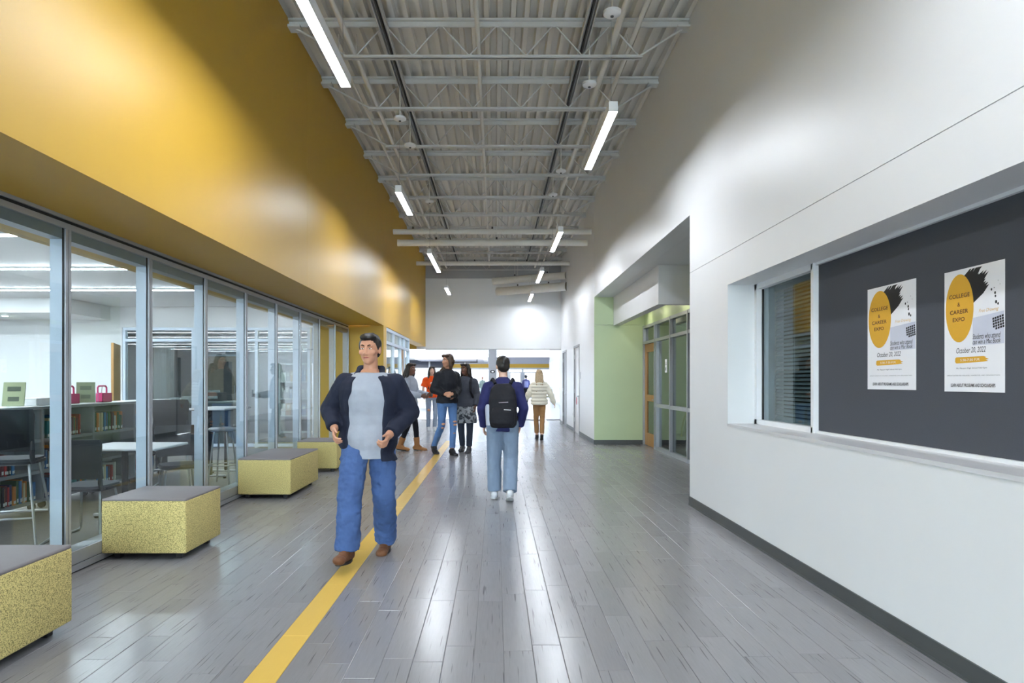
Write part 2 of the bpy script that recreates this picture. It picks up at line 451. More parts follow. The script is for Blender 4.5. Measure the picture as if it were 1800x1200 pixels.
# side passage and office shell
struct('ceiling_passage', MB().box(-9, XL - .31, 18.05, 21.98, 2.76, 2.9), WHITE)
struct('wall_passage', MB().box(-9, XL - .25, 18.0, 18.1, 0, 3.1), WHITE)
struct('wall_end_side', MB().box(-9, XL - .302, DEND, DEND + .25, 2.51, 3.2), YELLOW)

# ------------------------------------------------------------------ end wall over the opening to the lobby
we = sgroup('wall_end')
MB().box(XL - .3, XR + .2, DEND, DEND + .28, 2.515, 4.87).build('wall_panel', WHITE, we)
MB().box(XL - .3, XR + .2, DEND + .03, DEND + .28, 4.89, ZC + .25).build('wall_panel', GREYW, we)  # greyer than the panel below the ledge
MB().box(XL, XR, DEND - .02, DEND + .28, 4.868, 4.892).build('ledge', WHITE, we)
MB().box(XL, XR, DEND - .012, DEND + .29, 2.49, 2.517).build('lintel_edge', GREYW, we)

# ------------------------------------------------------------------ right: near wall with display recess
RZ0, RZ1, RD0, RD1 = 1.0, 2.325, 1.2, 6.208
NE = 7.42
wr = sgroup('wall_right')
XT = 2.75
MB().box(XR, XT, DBACK, NE, 0, RZ0).build('wall_panel', WHITE, wr)
MB().box(XR, XT, DBACK, RD0, RZ0, RZ1).build('wall_panel', WHITE, wr)
MB().box(XR, XT, RD1, NE, RZ0, RZ1).build('wall_panel', WHITE, wr)
MB().box(XR, XT, DBACK, NE, RZ1, 2.637).build('wall_panel', WHITE, wr)
MB().box(XR, XT, DBACK, NE, 2.643, ZC + .2).build('wall_panel', WHITE, wr)
MB().box(XR + .006, XT, DBACK, NE - .006, 2.63, 2.65).build('joint_backing', GREYW, wr)
MB().box(XR, 2.5, NE, 14.6, 3.30, ZC + .2).build('wall_panel', WHITE, wr)
MB().box(XT, 3.5, NE - .2, NE, 0, 3.4).build('alcove_return', WHITE, wr)
MB().box(2.64, XT, RD0, 5.06, RZ0, RZ1).build('wall_panel', WHITE, wr)
# beyond the alcove
XQ = XR + .25
MB().box(XR, XQ, 14.62, 17.18, 0, ZC + .2).build('wall_panel', WHITE, wr)
MB().box(XR, XQ, 17.18, 18.36, 2.40, ZC + .2).build('wall_panel', WHITE, wr)
MB().box(XR, XQ, 18.36, 20.30, 0, ZC + .2).build('wall_panel', WHITE, wr)
MB().box(XR, XQ, 20.30, 21.42, 2.40, ZC + .2).build('wall_panel', WHITE, wr)
MB().box(XR, XQ, 21.42, 22.28, 0, ZC + .2).build('wall_panel', WHITE, wr)
bb = sgroup('baseboard_right')
for a, b in ((DBACK, NE), (14.60, 17.14), (18.42, 20.26), (21.46, 22.28)):
    MB().box(XR - .010, XR + .001, a, b + .004, 0, .10).box(XR - .016, XR - .009, a, b, 0, .014).build('base_strip', BASEB, bb)
MB().box(XR - .012, 3.3, 14.588, 14.6, 0, .10).build('base_strip', BASEB, bb)
MB().box(XR, 3.3, NE, NE + .01, 0, .10).build('base_strip', BASEB, bb)

# recess: sill, frame, window, tackboard
tag(MB().box(XR - .006, 2.49, RD0, RD1, RZ0 - .022, RZ0 + .002).build('trim_2', M('sill_laminate', (208, 208, 210), .3)), kind='structure')
win = sgroup('window_3', (2.49, 0, 0))
WD0, WD1 = 5.075, RD1
MB().box(-.02, .10, WD1 - .05, WD1, RZ0, RZ1).build('jamb', WHITEMETAL, win)
MB().box(-.02, .10, WD0 - .02, WD0 + .025, RZ0, RZ1).build('jamb', WHITEMETAL, win)
MB().box(-.02, .10, WD0, WD1, RZ1 - .05, RZ1).build('head', WHITEMETAL, win)
MB().box(-.02, .10, WD0, WD1, RZ0, RZ0 + .045).build('sill', WHITEMETAL, win)
MB().box(.03, .05, WD1 - .075, WD1 - .05, RZ0 + .04, RZ1 - .05).build('gasket', GASKET, win)
MB().box(.04, .10, WD1 - .17, WD1 - .075, RZ0 + .04, RZ1 - .05).build('stop', ALUL, win)
MB().box(.036, .044, WD0 + .02, WD1 - .05, RZ0 + .04, RZ1 - .05).build('pane', GLASSD, win)
bl = thing('window_blind', 'grey horizontal slat blind lowered behind the recessed window beside the tackboard', 'blind', (2.60, 0, RZ0))
MB().bbox(-.02, .03, WD0 + .03, WD1 - .18, 1.235, 1.275, .003, 1).build('head_box', M('blind_grey', (176, 180, 186), .45), bl)
MB().bbox(-.012, .012, WD0 + .035, WD1 - .185, .045, .062, .003, 1).build('bottom_bar', MATS['blind_grey'], bl)
t = radians(50); hw = .0155
sme = MB().add([(-hw * cos(t), WD0 + .035, -hw * sin(t)), (-hw * cos(t), WD1 - .185, -hw * sin(t)), (0, WD1 - .185, .003), (0, WD0 + .035, .003),
                (hw * cos(t), WD1 - .185, hw * sin(t)), (hw * cos(t), WD0 + .035, hw * sin(t))], [(0, 1, 2, 3), (3, 2, 4, 5)]).mesh('slat', MATS['blind_grey'])
z = .075
while z < 1.23:
    link('slat', sme, bl, (0, 0, z)); z += .0345
for yy in (WD0 + .2, WD0 + .55, WD1 - .35):
    MB().tube((-.014, yy, .05), (-.014, yy, 1.24), .0012, n=6).build('ladder_cord', WHITEMETAL, bl)
struct('wall_office_back', MB().box(3.6, 3.7, 3.5, 7.2, 0, 2.9).box(2.64, 3.7, 4.96, 5.05, 0, 2.9).box(2.752, 3.7, 7.1, 7.2, 0, 2.9).box(2.752, 3.7, 4.96, 7.2, 2.9, 3.0).box(2.752, 3.7, 4.96, 7.2, -.1, 0), M('office_wall', (120, 112, 90), .7))
tb = thing('tackboard', 'large charcoal fabric tackboard with pale frame set into the right wall recess', 'tackboard', (2.49, 0, RZ0))
MB().box(.02, .06, RD0, WD0 - .02, .02, 1.31).build('panel', BOARD, tb)
MB().box(-.006, .06, RD0, WD0 - .02, 0.0, .022).build('frame', WHITEMETAL, tb)
MB().box(-.006, .06, RD0, WD0 - .02, 1.305, 1.325).build('frame', WHITEMETAL, tb)

# ------------------------------------------------------------------ alcove with green wall
wg = sgroup('wall_green')
MB().box(XR + .251, 7.2, 14.602, 14.8, 0, 2.673).build('wall_panel', GREEN, wg)
MB().box(XR + .001, XQ + .01, 14.601, 14.619, 0, 2.673).build('wall_panel', GREEN, wg)
MB().box(XR + .251, 3.42, 14.602, 14.8, 2.679, 3.35).build('wall_panel', GREEN, wg)
MB().box(XR + .001, XQ + .01, 14.601, 14.619, 2.679, 3.35).build('wall_panel', GREEN, wg)
MB().box(3.34, 3.46, NE, 14.6, 2.645, 3.35).build('wall_panel', GREEN, wg)
struct('ceiling_alcove', MB().box(2.501, 3.5, NE, 14.61, 3.30, 3.42), WHITE)
bk = sgroup('trim_3')
MB().box(2.646, 2.80, 10.57, 14.598, 2.662, 3.298).build('fascia', WHITE, bk)
MB().box(2.80, 3.338, 10.57, 10.72, 2.662, 3.298).build('fascia_return', WHITE, bk)
MB().box(2.801, 3.338, 10.721, 14.598, 2.95, 2.99).build('cove_ceiling', GREEN, bk)
for i, D in enumerate((11.35, 12.75, 14.0)):
    dl = thing('downlight', f'round recessed downlight under the alcove bulkhead, {ORD[i]} from the near end', 'light', (3.08, D, 2.95), group='alcove downlights')
    MB().lathe([(.075, -.008), (.085, -.004), (.085, 0.0), (.06, 0.0), (.06, -.006)], n=20).build('trim_ring', WHITEMETAL, dl, True)
    MB().lathe([(.0, -.011), (.06, -.011), (.06, -.007), (0, -.007)], n=20).build('lens', DOWN, dl)
# storefront in the alcove
win = sgroup('window_4', (3.36, 0, 0))
md4 = [14.56, 13.55, 12.35, 11.22, 10.1, 9.0, 7.9]
for D in md4: MB().box(-.06, .06, D - .03, D + .03, 0, 2.645).build('mullion', ALU, win)
MB().box(-.06, .06, 13.36, 13.45, 0, 2.24).build('door_jamb', ALU, win)
for z in (2.27, 2.62): MB().box(-.055, .055, 7.6, 14.59, z - .035, z + .025).build('rail', ALU, win)
for z in (.04, .92): MB().box(-.055, .055, 7.6, 13.55, z - .04, z + .03).build('rail', ALU, win)
for a, b in zip(md4[1:], md4[:-1]):
    MB().box(-.006, .004, a + .03, b - .03, 2.295, 2.585).build('pane', GLASSD, win)
    if b < 14: 
        MB().box(-.006, .004, a + .03, b - .03, .07, .88).build('pane', GLASSD, win)
        MB().box(-.006, .004, a + .03, b - .03, .95, 2.235).build('pane', GLASSD, win)
    MB().box(.005, .012, a + .03, a + .05, .07, 2.58).box(.005, .012, b - .05, b - .03, .07, 2.58).build('gasket', GASKET, win)
d = sgroup('door_2', (3.36, 13.58, 0))
mb = MB(); mb.box(-.022, .022, 0, .14, .01, 2.23).box(-.022, .022, .78, .95, .01, 2.23)
for z0, z1 in ((.01, .28), (.98, 1.12), (2.05, 2.23)): mb.box(-.022, .022, .14, .78, z0, z1)
mb.build('door_leaf', WOOD, d)
MB().box(-.004, .004, .14, .78, .28, .98).build('pane', GLASSD, d); MB().box(-.004, .004, .14, .78, 1.12, 2.05).build('pane', GLASSD, d)
MB().box(-.03, -.02, .02, .075, .95, 1.15).build('lock_plate', CHROME, d)
MB().tube((-.055, .05, 1.02), (-.055, .15, 1.02), .009).tube((-.022, .05, 1.02), (-.055, .05, 1.02), .009).build('handle', CHROME, d, True)
s = thing('room_sign', 'small white notice stuck to the alcove window mullion beside the wooden door', 'sign', (3.30, 12.52, 1.58))
MB().bbox(-.004, .004, 0, .14, .0, .26, .001, 1).build('plate', WHITEMETAL, s)
[MB().box(-.0055, -.004, a, b, c, e).build('print', M('print_grey', (120, 122, 126), .6), s) for a, b, c, e in ((.02, .12, .18, .19), (.02, .12, .15, .16), (.05, .11, .04, .10))]
# room behind the alcove glass
struct('wall_room', MB().box(7.1, 7.2, 7.4, 14.8, 0, 2.9).box(3.5, 7.2, 7.3, 7.4, 0, 2.9), GREEN)
struct('ceiling_room', MB().box(3.47, 7.2, 7.3, 14.6, 2.66, 2.78), WHITE)
tag(MB().box(3.42, 7.1, 14.585, 14.6, 0, .1).build('baseboard_room', BASEB), kind='structure')

# right-hand doors
def steel_door(name, D0, D1, leafmat, vis):
    d = sgroup(name, (XR, D0, 0)); W = D1 - D0
    MB().box(-.012, .14, 0, .05, 0, 2.40).box(-.012, .14, W - .05, W, 0, 2.40).box(-.012, .14, 0, W, 2.34, 2.40).build('frame', M('frame_grey', (150, 150, 152), .4), d)
    mb = MB(); mb.box(.02, .06, .05, W - .05, .01, 2.34); mb.build('door_leaf', leafmat, d)
    MB().box(.014, .02, .12, .28, .95, 2.05).build('vision_panel', M('dark_pane', (52, 58, 62), .15), d)
    for z in (.35, 1.15, 2.1): MB().tube((.008, W - .05, z - .06), (.008, W - .05, z + .06), .012).build('hinge', CHROME, d, True)
    MB().bbox(.01, .02, .08, .14, .96, 1.14, .002, 1).build('lock_plate', CHROME, d)
    MB().tube((.02, .11, 1.02), (-.04, .11, 1.02), .01).tube((-.04, .11, 1.02), (-.04, .24, 1.02), .01).build('handle', CHROME, d, True)
    return d
steel_door('door_3', 17.18, 18.36, M('door_paint', (206, 204, 204), .35), True)
steel_door('door_4', 20.30, 21.42, M('door_grey', (120, 122, 126), .4), True)
ht = thing('hang_tag', 'red cloth tag hanging from the handle of the far right door', 'tag', (XR - .05, 17.36, .99))
MB().path([(.01, 0, .03), (0, .0, -.06)], .003, 6).build('cord', BLACKPL, ht)
MB().prism([(-.035, 0), (.035, 0), (.05, -.16), (0, -.2), (-.05, -.16)], -.004, .004).build('cloth', M('red_cloth', (190, 40, 60), .8), ht).rotation_euler = (pi / 2, 0, pi / 2)
ht.children[1].location = (0, 0, -.06)
sw = thing('wall_sign', 'small pale room plate on the white wall near the far right door', 'sign', (XR - .008, 16.95, 1.48))
MB().bbox(0, .008, -.06, .06, 0, .18, .002, 1).build('plate', M('plate_grey', (190, 192, 195), .4), sw)
so = thing('wall_outlet', 'small white outlet plate low on the wall beyond the far right door', 'outlet', (XR - .006, 18.62, .42))
MB().bbox(0, .006, -.035, .035, 0, .115, .002, 1).build('plate', WHITEMETAL, so); MB().box(-.001, 0, -.012, .012, .03, .05).box(-.001, 0, -.012, .012, .065, .085).build('socket', M('print_grey', (120, 122, 126)), so)

# back of the corridor, behind the viewer: unseen glazed end added for fill daylight
wbk = sgroup('wall_back')
MB().box(XG - .2, XL + .3, DBACK - .2, DBACK, 0, ZC + .2).box(XR - .3, XT, DBACK - .2, DBACK, 0, ZC + .2).box(XL + .3, XR - .3, DBACK - .2, DBACK, 4.2, ZC + .2).build('wall_panel', WHITE, wbk)
win = sgroup('window_fill', (0, DBACK - .1, 0))
for xx in (-2.05, -.7, .6, 1.9): MB().box(xx - .04, xx + .04, -.06, .06, 0, 4.2).build('mullion', ALU, win)
for zz in (.05, 2.3, 4.15): MB().box(-2.05, 1.9, -.055, .055, zz - .04, zz + .04).build('rail', ALU, win)
MB().box(-2.05, 1.9, -.004, .004, .08, 4.1).build('pane', GLASS, win)

# ------------------------------------------------------------------ lobby beyond the opening
struct('ceiling_lobby', MB().box(-16, 9, 22.3, 60, 4.45, 4.6), WHITE)
struct('wall_lobby_right', MB().box(3.9, 4.1, 22.3, 38.6, 0, 4.5).box(XQ, 4.0, 22.1, 22.3, 0, 4.5), WHITE)
wf = sgroup('wall_far')
MB().box(-16, 9, 58, 58.3, 2.66, 3.0).build('yellow_band', YELLOW, wf)
MB().box(-16, 9, 58, 58.3, 3.0, 3.62).build('grey_band', M('band_grey', (170, 172, 182), .6), wf)
win = sgroup('window_6', (0, 58.1, 0))
for xx in [-15, -13, -11, -9, -7.4, -5.9, -4.3, -2.35, -.4, 1.1, 2.42, 3.75, 5.6, 7.5]:
    MB().box(xx - .09, xx + .09, -.08, .08, 0, 2.66).build('mullion', ALU, win)
MB().box(-16, 9, -.07, .07, 0, .12).build('sill', ALU, win)
MB().box(-16, 9, -.07, .07, 2.5, 2.66).build('head', ALU, win)
MB().box(1.1, 3.75, -.06, .06, 2.2, 2.3).build('door_head', ALU, win)
MB().box(1.2, 2.33, -.05, .05, .12, .3).box(2.5, 3.66, -.05, .05, .12, .3).box(1.2, 1.34, -.05, .05, .12, 2.2).box(2.2, 2.33, -.05, .05, .12, 2.2).box(2.5, 2.63, -.05, .05, .12, 2.2).box(3.53, 3.66, -.05, .05, .12, 2.2).build('door_stiles', ALU, win)
MB().box(-16, 9, -.005, .005, .1, 2.6).build('pane', GLASST, win)
MB().box(-16, 9, -.005, .005, 3.62, 4.45).build('pane', GLASST, win)
win = sgroup('window_7', (3.9, 0, 0))
for D in (38.7, 40.2, 41.7, 43.2, 44.7, 46.2): MB().box(-.07, .07, D - .10, D + .10, 0, 2.95).build('mullion', WHITEMETAL, win)
for z in (.1, 1.15, 2.9): MB().box(-.065, .065, 38.6, 46.3, z - .08, z + .08).build('rail', WHITEMETAL, win)
MB().box(-.005, .005, 38.6, 46.3, .1, 2.9).build('pane', GLASST, win)
struct('wall_lobby_sides', MB().box(-16.2, -16, 22, 58.3, 0, 4.6).box(8.9, 9.1, 46.3, 58.3, 0, 4.6).box(3.95, 9.1, 46.3, 46.5, 0, 4.6).box(-9.1, -9, 18, 22.3, 0, 3.2).box(-16, -9, 22, 22.2, 0, 4.6), WHITE)
struct('wall_lobby_glazed_head', MB().box(3.85, 4.05, 38.6, 46.3, 2.98, 4.5), WHITE)
lw = sgroup('wall_lobby_left')
MB().box(-12, -2.6, 36, 36.3, 0, 2.18).build('partition', WHITE, lw)
MB().box(-12, -2.6, 36.05, 36.3, 2.18, 2.6).build('dark_strip', M('gap_shade', (52, 60, 78), .3), lw)  # dark panel painted in for the shaded gap under the bulkhead
MB().box(-3.7, -3.62, 35.98, 36.05, 2.18, 2.6).build('strip_mullion', ALU, lw)
MB().box(-4.1, -.62, 33, 35.9, 2.53, 2.95).build('bulkhead', M('lavender_white', (214, 214, 226), .5), lw)
MB().box(-.62, -.42, 32.96, 35.9, 2.50, 3.0).build('bulkhead_end', WHITEMETAL, lw)
MB().box(-9, -4.1, 33, 35.9, 2.6, 3.0).build('bulkhead_side', WHITE, lw)
hb = thing('hanging_rail', 'thin dark rail hung below the lavender bulkhead in the lobby', 'rail', (-1.6, 32.9, 2.4))
MB().tube((-.7, 0, 0), (.7, 0, 0), .03).build('bar', BLACKPL, hb, True)
MB().tube((.66, 0, 0), (.66, .12, .16), .02).build('bracket', BLACKPL, hb); MB().tube((-.66, 0, 0), (-.66, .12, .16), .02).build('bracket', BLACKPL, hb)
colm = thing('column', 'square grey column with an oval plaque where the corridor meets the lobby', 'column', (-.11, 24.95, 0))
MB().bbox(-.155, .155, -.155, .155, 0, 4.45, .01, 1).build('shaft', M('column_grey', (142, 144, 150), .5), colm)
MB().box(-.165, .165, -.165, .165, 0, .1).build('base', BASEB, colm)
pl = MB().lathe([(0, 0), (.1, 0), (.1, .012), (0, .012)], n=28).build('plaque', M('plaque_dark', (40, 40, 46), .4), colm, label='dark oval plaque')
pl.rotation_euler = (pi / 2, 0, 0); pl.scale = (1, .62, 1); pl.location = (.0, -.155, 1.79)
pi_ = MB().lathe([(0, 0.012), (.042, .012), (.042, .016), (0, .016)], n=24).build('plaque_centre', WHITEMETAL, pl)
for i, D in enumerate((27, 31, 40, 45, 50, 55)):  # unseen light strips added to brighten the lobby
    for j, xx in enumerate((-1.8, 1.6)):
        nm = f'added white fill light strip in the lobby, {ORD[i]} from the corridor on the {"left" if j == 0 else "right"}'
        lo = thing('lobby_fill_light', nm, 'light', (xx, D, 4.33), group='added lobby fill lights')
        MB().box(-.08, .08, -1.2, 1.2, .004, .09).build('housing', WHITEMETAL, lo); MB().box(-.07, .07, -1.19, 1.19, -.004, .004).build('lens', LOBLENS, lo)
        [MB().tube((0, q, .09), (0, q, .12), .01).build('stem', WHITEMETAL, lo) for q in (-.9, .9)]
gr = thing('guard_rail', 'white metal guard rail with upright bars in front of the lobby wall', 'railing', (-3.75, 31.5, 0))
MB().tube((-.75, 0, 1.12), (.75, 0, 1.12), .03).build('top_rail', WHITEMETAL, gr, True)
MB().tube((-.75, 0, .15), (.75, 0, .15), .025).build('bottom_rail', WHITEMETAL, gr, True)
for i in range(11): MB().tube((-.7 + i * .14, 0, .0 if i in (0, 10) else .15), (-.7 + i * .14, 0, 1.12), .018 if i in (0, 10) else .011, n=8).build('bar', WHITEMETAL, gr, True)
MB().box(-.6, .7, -.03, -.022, .42, .5).build('mid_rail', M('pale_wood', (214, 206, 186), .5), gr)
sb = thing('display_stand', 'pink and white display stand by the far lobby doors', 'stand', (2.05, 47.5, 0))
MB().bbox(-.28, .2, -.15, .15, 0, 1.0, .02, 1).build('cabinet', WHITEMETAL, sb); MB().bbox(-.26, .1, -.17, -.15, .62, 1.15, .01, 1).build('sign_panel', M('pink_sign', (236, 90, 150), .5), sb)
MB().bbox(-.05, .12, -.17, -.15, .2, .6, .01, 1).build('sign_panel', MATS['pink_sign'], sb)
# ground outside
struct('ground', MB().box(-60, 60, 60.0, 160, -.2, -.05).box(-60, 60, -80, DBACK - .3, -.2, -.05), M('pavement', (190, 190, 188), .9))

# ------------------------------------------------------------------ roof joists
TOPL = MB()
for k in range(-9, 11):
    D = 7.47 + 1.42 * k
    if k < 0: nm = None
    j = thing('roof_joist', f'grey open-web steel joist, {ORD[k]} from the front under the corrugated deck' if k >= 0 else f'grey open-web steel joist overhead, {ORD[-k-1]} before the ones in view', 'joist', (0, D, 5.11), group='roof joists')
    if k == -9:
        tme = MB().box(XL, XR, -.05, -.004, .415, .44).box(XL, XR, -.012, -.004, .36, .42).box(XL, XR, .004, .05, .415, .44).box(XL, XR, .004, .012, .36, .42).mesh('top_chord', STEEL)
        bme = MB().box(-1.74, 1.68, -.042, -.006, 0, .008).box(-1.74, 1.68, -.012, -.006, 0, .038).box(-1.74, 1.68, .006, .042, 0, .008).box(-1.74, 1.68, .006, .012, 0, .038).mesh('bottom_chord', STEEL)
        wmes = []
        xs = [-1.60 + i * .3245 for i in range(11)]
        pts = [(xx, .03 if i % 2 == 0 else .39) for i, xx in enumerate(xs)]
        for (a, b), (c, d_) in zip(pts[:-1], pts[1:]): wmes.append(MB().tube((a, 0, b), (c, 0, d_), .009, n=6).mesh('web', STEEL))
        wmes.append(MB().tube((-1.70, 0, .02), (XL + .04, 0, .36), .012, n=6).mesh('web', STEEL))
        wmes.append(MB().tube((1.64, 0, .02), (XR - .04, 0, .36), .012, n=6).mesh('web', STEEL))
        seatme = MB().box(XL, XL + .14, -.07, .07, .33, .36).box(XR - .14, XR, -.07, .07, .33, .36).mesh('bearing_seat', STEEL)
    link('top_chord', tme, j); link('bottom_chord', bme, j); link('bearing_seat', seatme, j)
    for wm in wmes: link('web', wm, j)

# ------------------------------------------------------------------ pipes, conduits, ducts
def ypipe(nm, label, cat, X, Z, r, m=PIPE, y0=DBACK + .1, y1=21.9, step=2.84):
    t = thing(nm, label, cat, (X, 0, Z))
    MB().tube((0, y0, 0), (0, y1, 0), r, n=14).build('tube', m, t, True)
    D = 7.47 + .25 - 1.42 * 10
    while D < y1:
        if D > y0: MB().tube((0, D, r * .8), (0, D, 5.52 - Z), .006, n=6).tube((0, D - .012, 0), (0, D + .012, 0), r * 1.2, n=12).build('hanger', PIPE, t)
        D += step
    return t
ypipe('sprinkler_pipe', 'pale pipe running lengthwise under the deck near the yellow wall', 'pipe', -1.65, 5.24, .030)
ypipe('conduit', 'thin pale conduit between the yellow wall and the left strut channel', 'pipe', -1.86, 5.30, .017)
ypipe('centre_pipe', 'pale pipe running lengthwise down the middle of the ceiling', 'pipe', -.20, 5.26, .026)
ypipe('right_pipe', 'thicker pale pipe running lengthwise beside the right strut channel', 'pipe', 1.33, 5.26, .036)
ypipe('outer_right_pipe', 'thinner pale pipe running lengthwise nearest the right wall', 'pipe', 1.56, 5.30, .026)
for X, nm in ((-1.27, 'perforated strut channel running lengthwise on the left side of the deck'), (1.045, 'perforated strut channel running lengthwise on the right side of the deck')):
    t = thing('strut_channel', nm, 'channel', (X, 0, 5.42))
    MB().box(-.05, -.038, DBACK + .1, 21.9, -.035, .035).box(.038, .05, DBACK + .1, 21.9, -.035, .035).box(-.05, .05, DBACK + .1, 21.9, .03, .036).build('channel', STEEL, t)
    MB().box(-.008, .008, DBACK + .1, 21.9, -.03, .028).build('cable_run', M('dark_cable', (70, 70, 72), .6), t)
def xpipe(nm, label, D, Z, r, x0, x1, hang=(), D1=None, m=PIPE, flange=False, cat='pipe'):
    D1 = D if D1 is None else D1
    t = thing(nm, label, cat, ((x0 + x1) / 2, (D + D1) / 2, Z)); c = t.location
    a = Vector((x0, D, Z)) - c; b = Vector((x1, D1, Z)) - c
    MB().tube(a, b, r, n=20).build('tube', m, t, True)
    if flange:
        for p, q in ((a, b),): 
            u = (q - p).normalized(); MB().tube(p - u * .02, p + u * .03, r * 1.06, n=20).build('end_cap', m, t, True)
    for h in hang:
        p = a.lerp(b, h)
        MB().tube(p + Vector((0, 0, r)), p + Vector((0, 0, 5.5 - Z)), .007, n=6).build('hanger', PIPE, t); MB().tube(p + Vector((-.012, 0, 0)), p + Vector((.012, 0, 0)), r * 1.06, n=20).build('clamp', PIPE, t, True); MB().bbox(p.x - .02, p.x + .02, p.y - .03, p.y + .03, p.z + r, p.z + r + .05, .004, 1).build('clamp_bolt', M('dark_hanger', (60, 58, 58), .5), t)
    return t
xpipe('cross_pipe', 'upper of the two large pale pipes crossing the ceiling side by side', 15.0, 4.86, .062, XL + .01, XR - .005, (.1, .5, .85))
xpipe('cross_pipe', 'lower of the two large pale pipes, just below its twin', 14.75, 4.55, .072, -2.2, 2.08, (.2, .52, .84), flange=True)
xpipe('cross_pipe', 'slimmer pale pipe crossing the ceiling close to the end wall', 19.4, 4.93, .062, XL + .01, XR - .005, (.38, .72))
xpipe('short_pipe', 'thin pipe crossing below the deck behind the two large pipes', 17.4, 5.08, .028, -1.6, 1.7, (.3, .7))
xpipe('air_duct', 'upper cream round duct angling out of the right wall before the end wall', 21.6, 4.74, .115, -.05, XR - .005, (.3, .75), D1=20.4, flange=True, cat='duct')
xpipe('air_duct', 'lower and thicker cream round duct angling out of the right wall', 21.5, 4.38, .135, .08, XR - .005, (.3, .75), D1=20.3, flange=True, cat='duct')
DV = [(1076, 25, 'nearest, above the right pendant'), (1036, 150, 'above the first right pendant'), (703, 210, 'left, above the strut channel'),
      (721, 257, 'left, below the strut channel'), (986, 302, 'right, before the second pendant'), (972, 343, 'right, farthest along the strut'), (755, 355, 'left, farthest from the front')]
for i, (px, py, w_) in enumerate(DV):
    Z = 4.98; D = (Z - EYE) * F / (671 - py); X = (px - 871) * D / F
    t = thing('ceiling_device', f'small white round ceiling device on a drop stem, {w_}', 'device', (X, D, Z), group='ceiling devices')
    MB().lathe([(0, -.02), (.055, -.018), (.085, 0), (.088, .025), (.03, .035), (.02, .06), (0, .06)]).build('body', WHITEMETAL, t, True)
    MB().tube((0, 0, .05), (0, 0, .53), .010, n=8).build('stem', PIPE, t, True)
    MB().lathe([(0, -.03), (.016, -.028), (.018, -.016), (0, -.016)], n=12).build('sensor', DARKPL, t)

# ------------------------------------------------------------------ pendant lamps
ZL = 4.05
PL_ = [(-1.345, 3.3, 5.86, 'left pendant nearest the viewer, cut by the top of the photo'), (-1.36, 9.10, 10.35, 'second pendant on the yellow wall side'), (-1.37, 13.46, 15.8, 'third pendant on the yellow wall side'), (-1.40, 18.37, 19.8, 'farthest short pendant on the yellow wall side'),
       (1.155, 6.38, 8.13, 'nearest pendant on the right, below a white disc'), (1.155, 11.51, 13.27, 'second pendant on the right, in front of the large pipes'), (1.12, 15.6, 17.4, 'third pendant on the right, below the cross pipe'), (1.11, 19.7, 21.5, 'last pendant on the right, by the ducts'),
       (1.155, 1.2, 3.0, 'pendant on the right above the viewer'), (-1.345, -3.4, -1.6, 'pendant on the left above the viewer'), (1.155, -4.0, -2.2, 'pendant on the right behind the viewer'), (-1.345, -7.6, -5.8, 'pendant on the left behind the viewer')]
for X, a, b, lb in PL_:
    t = thing('pendant_lamp', 'slim white linear lamp, ' + lb, 'lamp', (X, (a + b) / 2, ZL), group='linear pendant lamps'); h = (b - a) / 2
    MB().box(-.045, .045, -h, h, .012, .10).box(-.045, -.0415, -h, h, 0, .013).box(.0415, .045, -h, h, 0, .013).box(-.045, .045, -h, -h + .0035, 0, .013).box(-.045, .045, h - .0035, h, 0, .013).build('housing', WHITEMETAL, t)
    MB().box(-.0415, .0415, -h + .0035, h - .0035, .003, .012).build('lens', LENS, t)
    for s in (-1, 1):
        c = MB().tube((0, s * (h - .12), .1), (0, s * (h - .12), 5.6 - ZL), .0035, n=6).build('cable', CHROME, t)
        MB().lathe([(0, .1), (.012, .1), (.012, .13), (0, .14)], (0, s * (h - .12), 0), 10).build('gripper', CHROME, t, True)

# ------------------------------------------------------------------ ottomans
OT = [(-3.055, -2.385, 2.98, 3.67, 'closest speckled yellow ottoman, cut off at the lower left corner'), (-3.09, -2.425, 5.10, 5.745, 'square speckled yellow ottoman before the second glass bay, second nearest'),
      (-3.08, -2.445, 7.77, 8.98, 'long speckled yellow bench beside the glass, third from the front'), (-3.08, -2.46, 10.1, 10.72, 'farthest speckled yellow ottoman, partly hidden behind the striding man')]
for x0, x1, y0, y1, lb in OT:
    cx, cy = (x0 + x1) / 2, (y0 + y1) / 2; W, L = (x1 - x0) / 2, (y1 - y0) / 2
    t = thing('ottoman', lb + ', with grey top', 'ottoman', (cx, cy, 0), group='speckled ottomans along the glass')
    MB().bbox(-W, W, -L, L, .055, .468, .012, 3).build('body', OTTO, t, True)
    MB().bbox(-W + .002, W - .002, -L + .002, L - .002, .462, .484, .009, 3).build('seat_pad', OTTOTOP, t, True)
    for sx in (-1, 1):
        for sy in (-1, 1): MB().bbox(sx * (W - .09) - .025, sx * (W - .09) + .025, sy * (L - .09) - .025, sy * (L - .09) + .025, 0, .056, .004, 1).build('foot', BLACKPL, t)
    MB().box(-W + .03, W - .03, -L + .03, L - .03, .045, .056).build('base_board', BLACKPL, t)

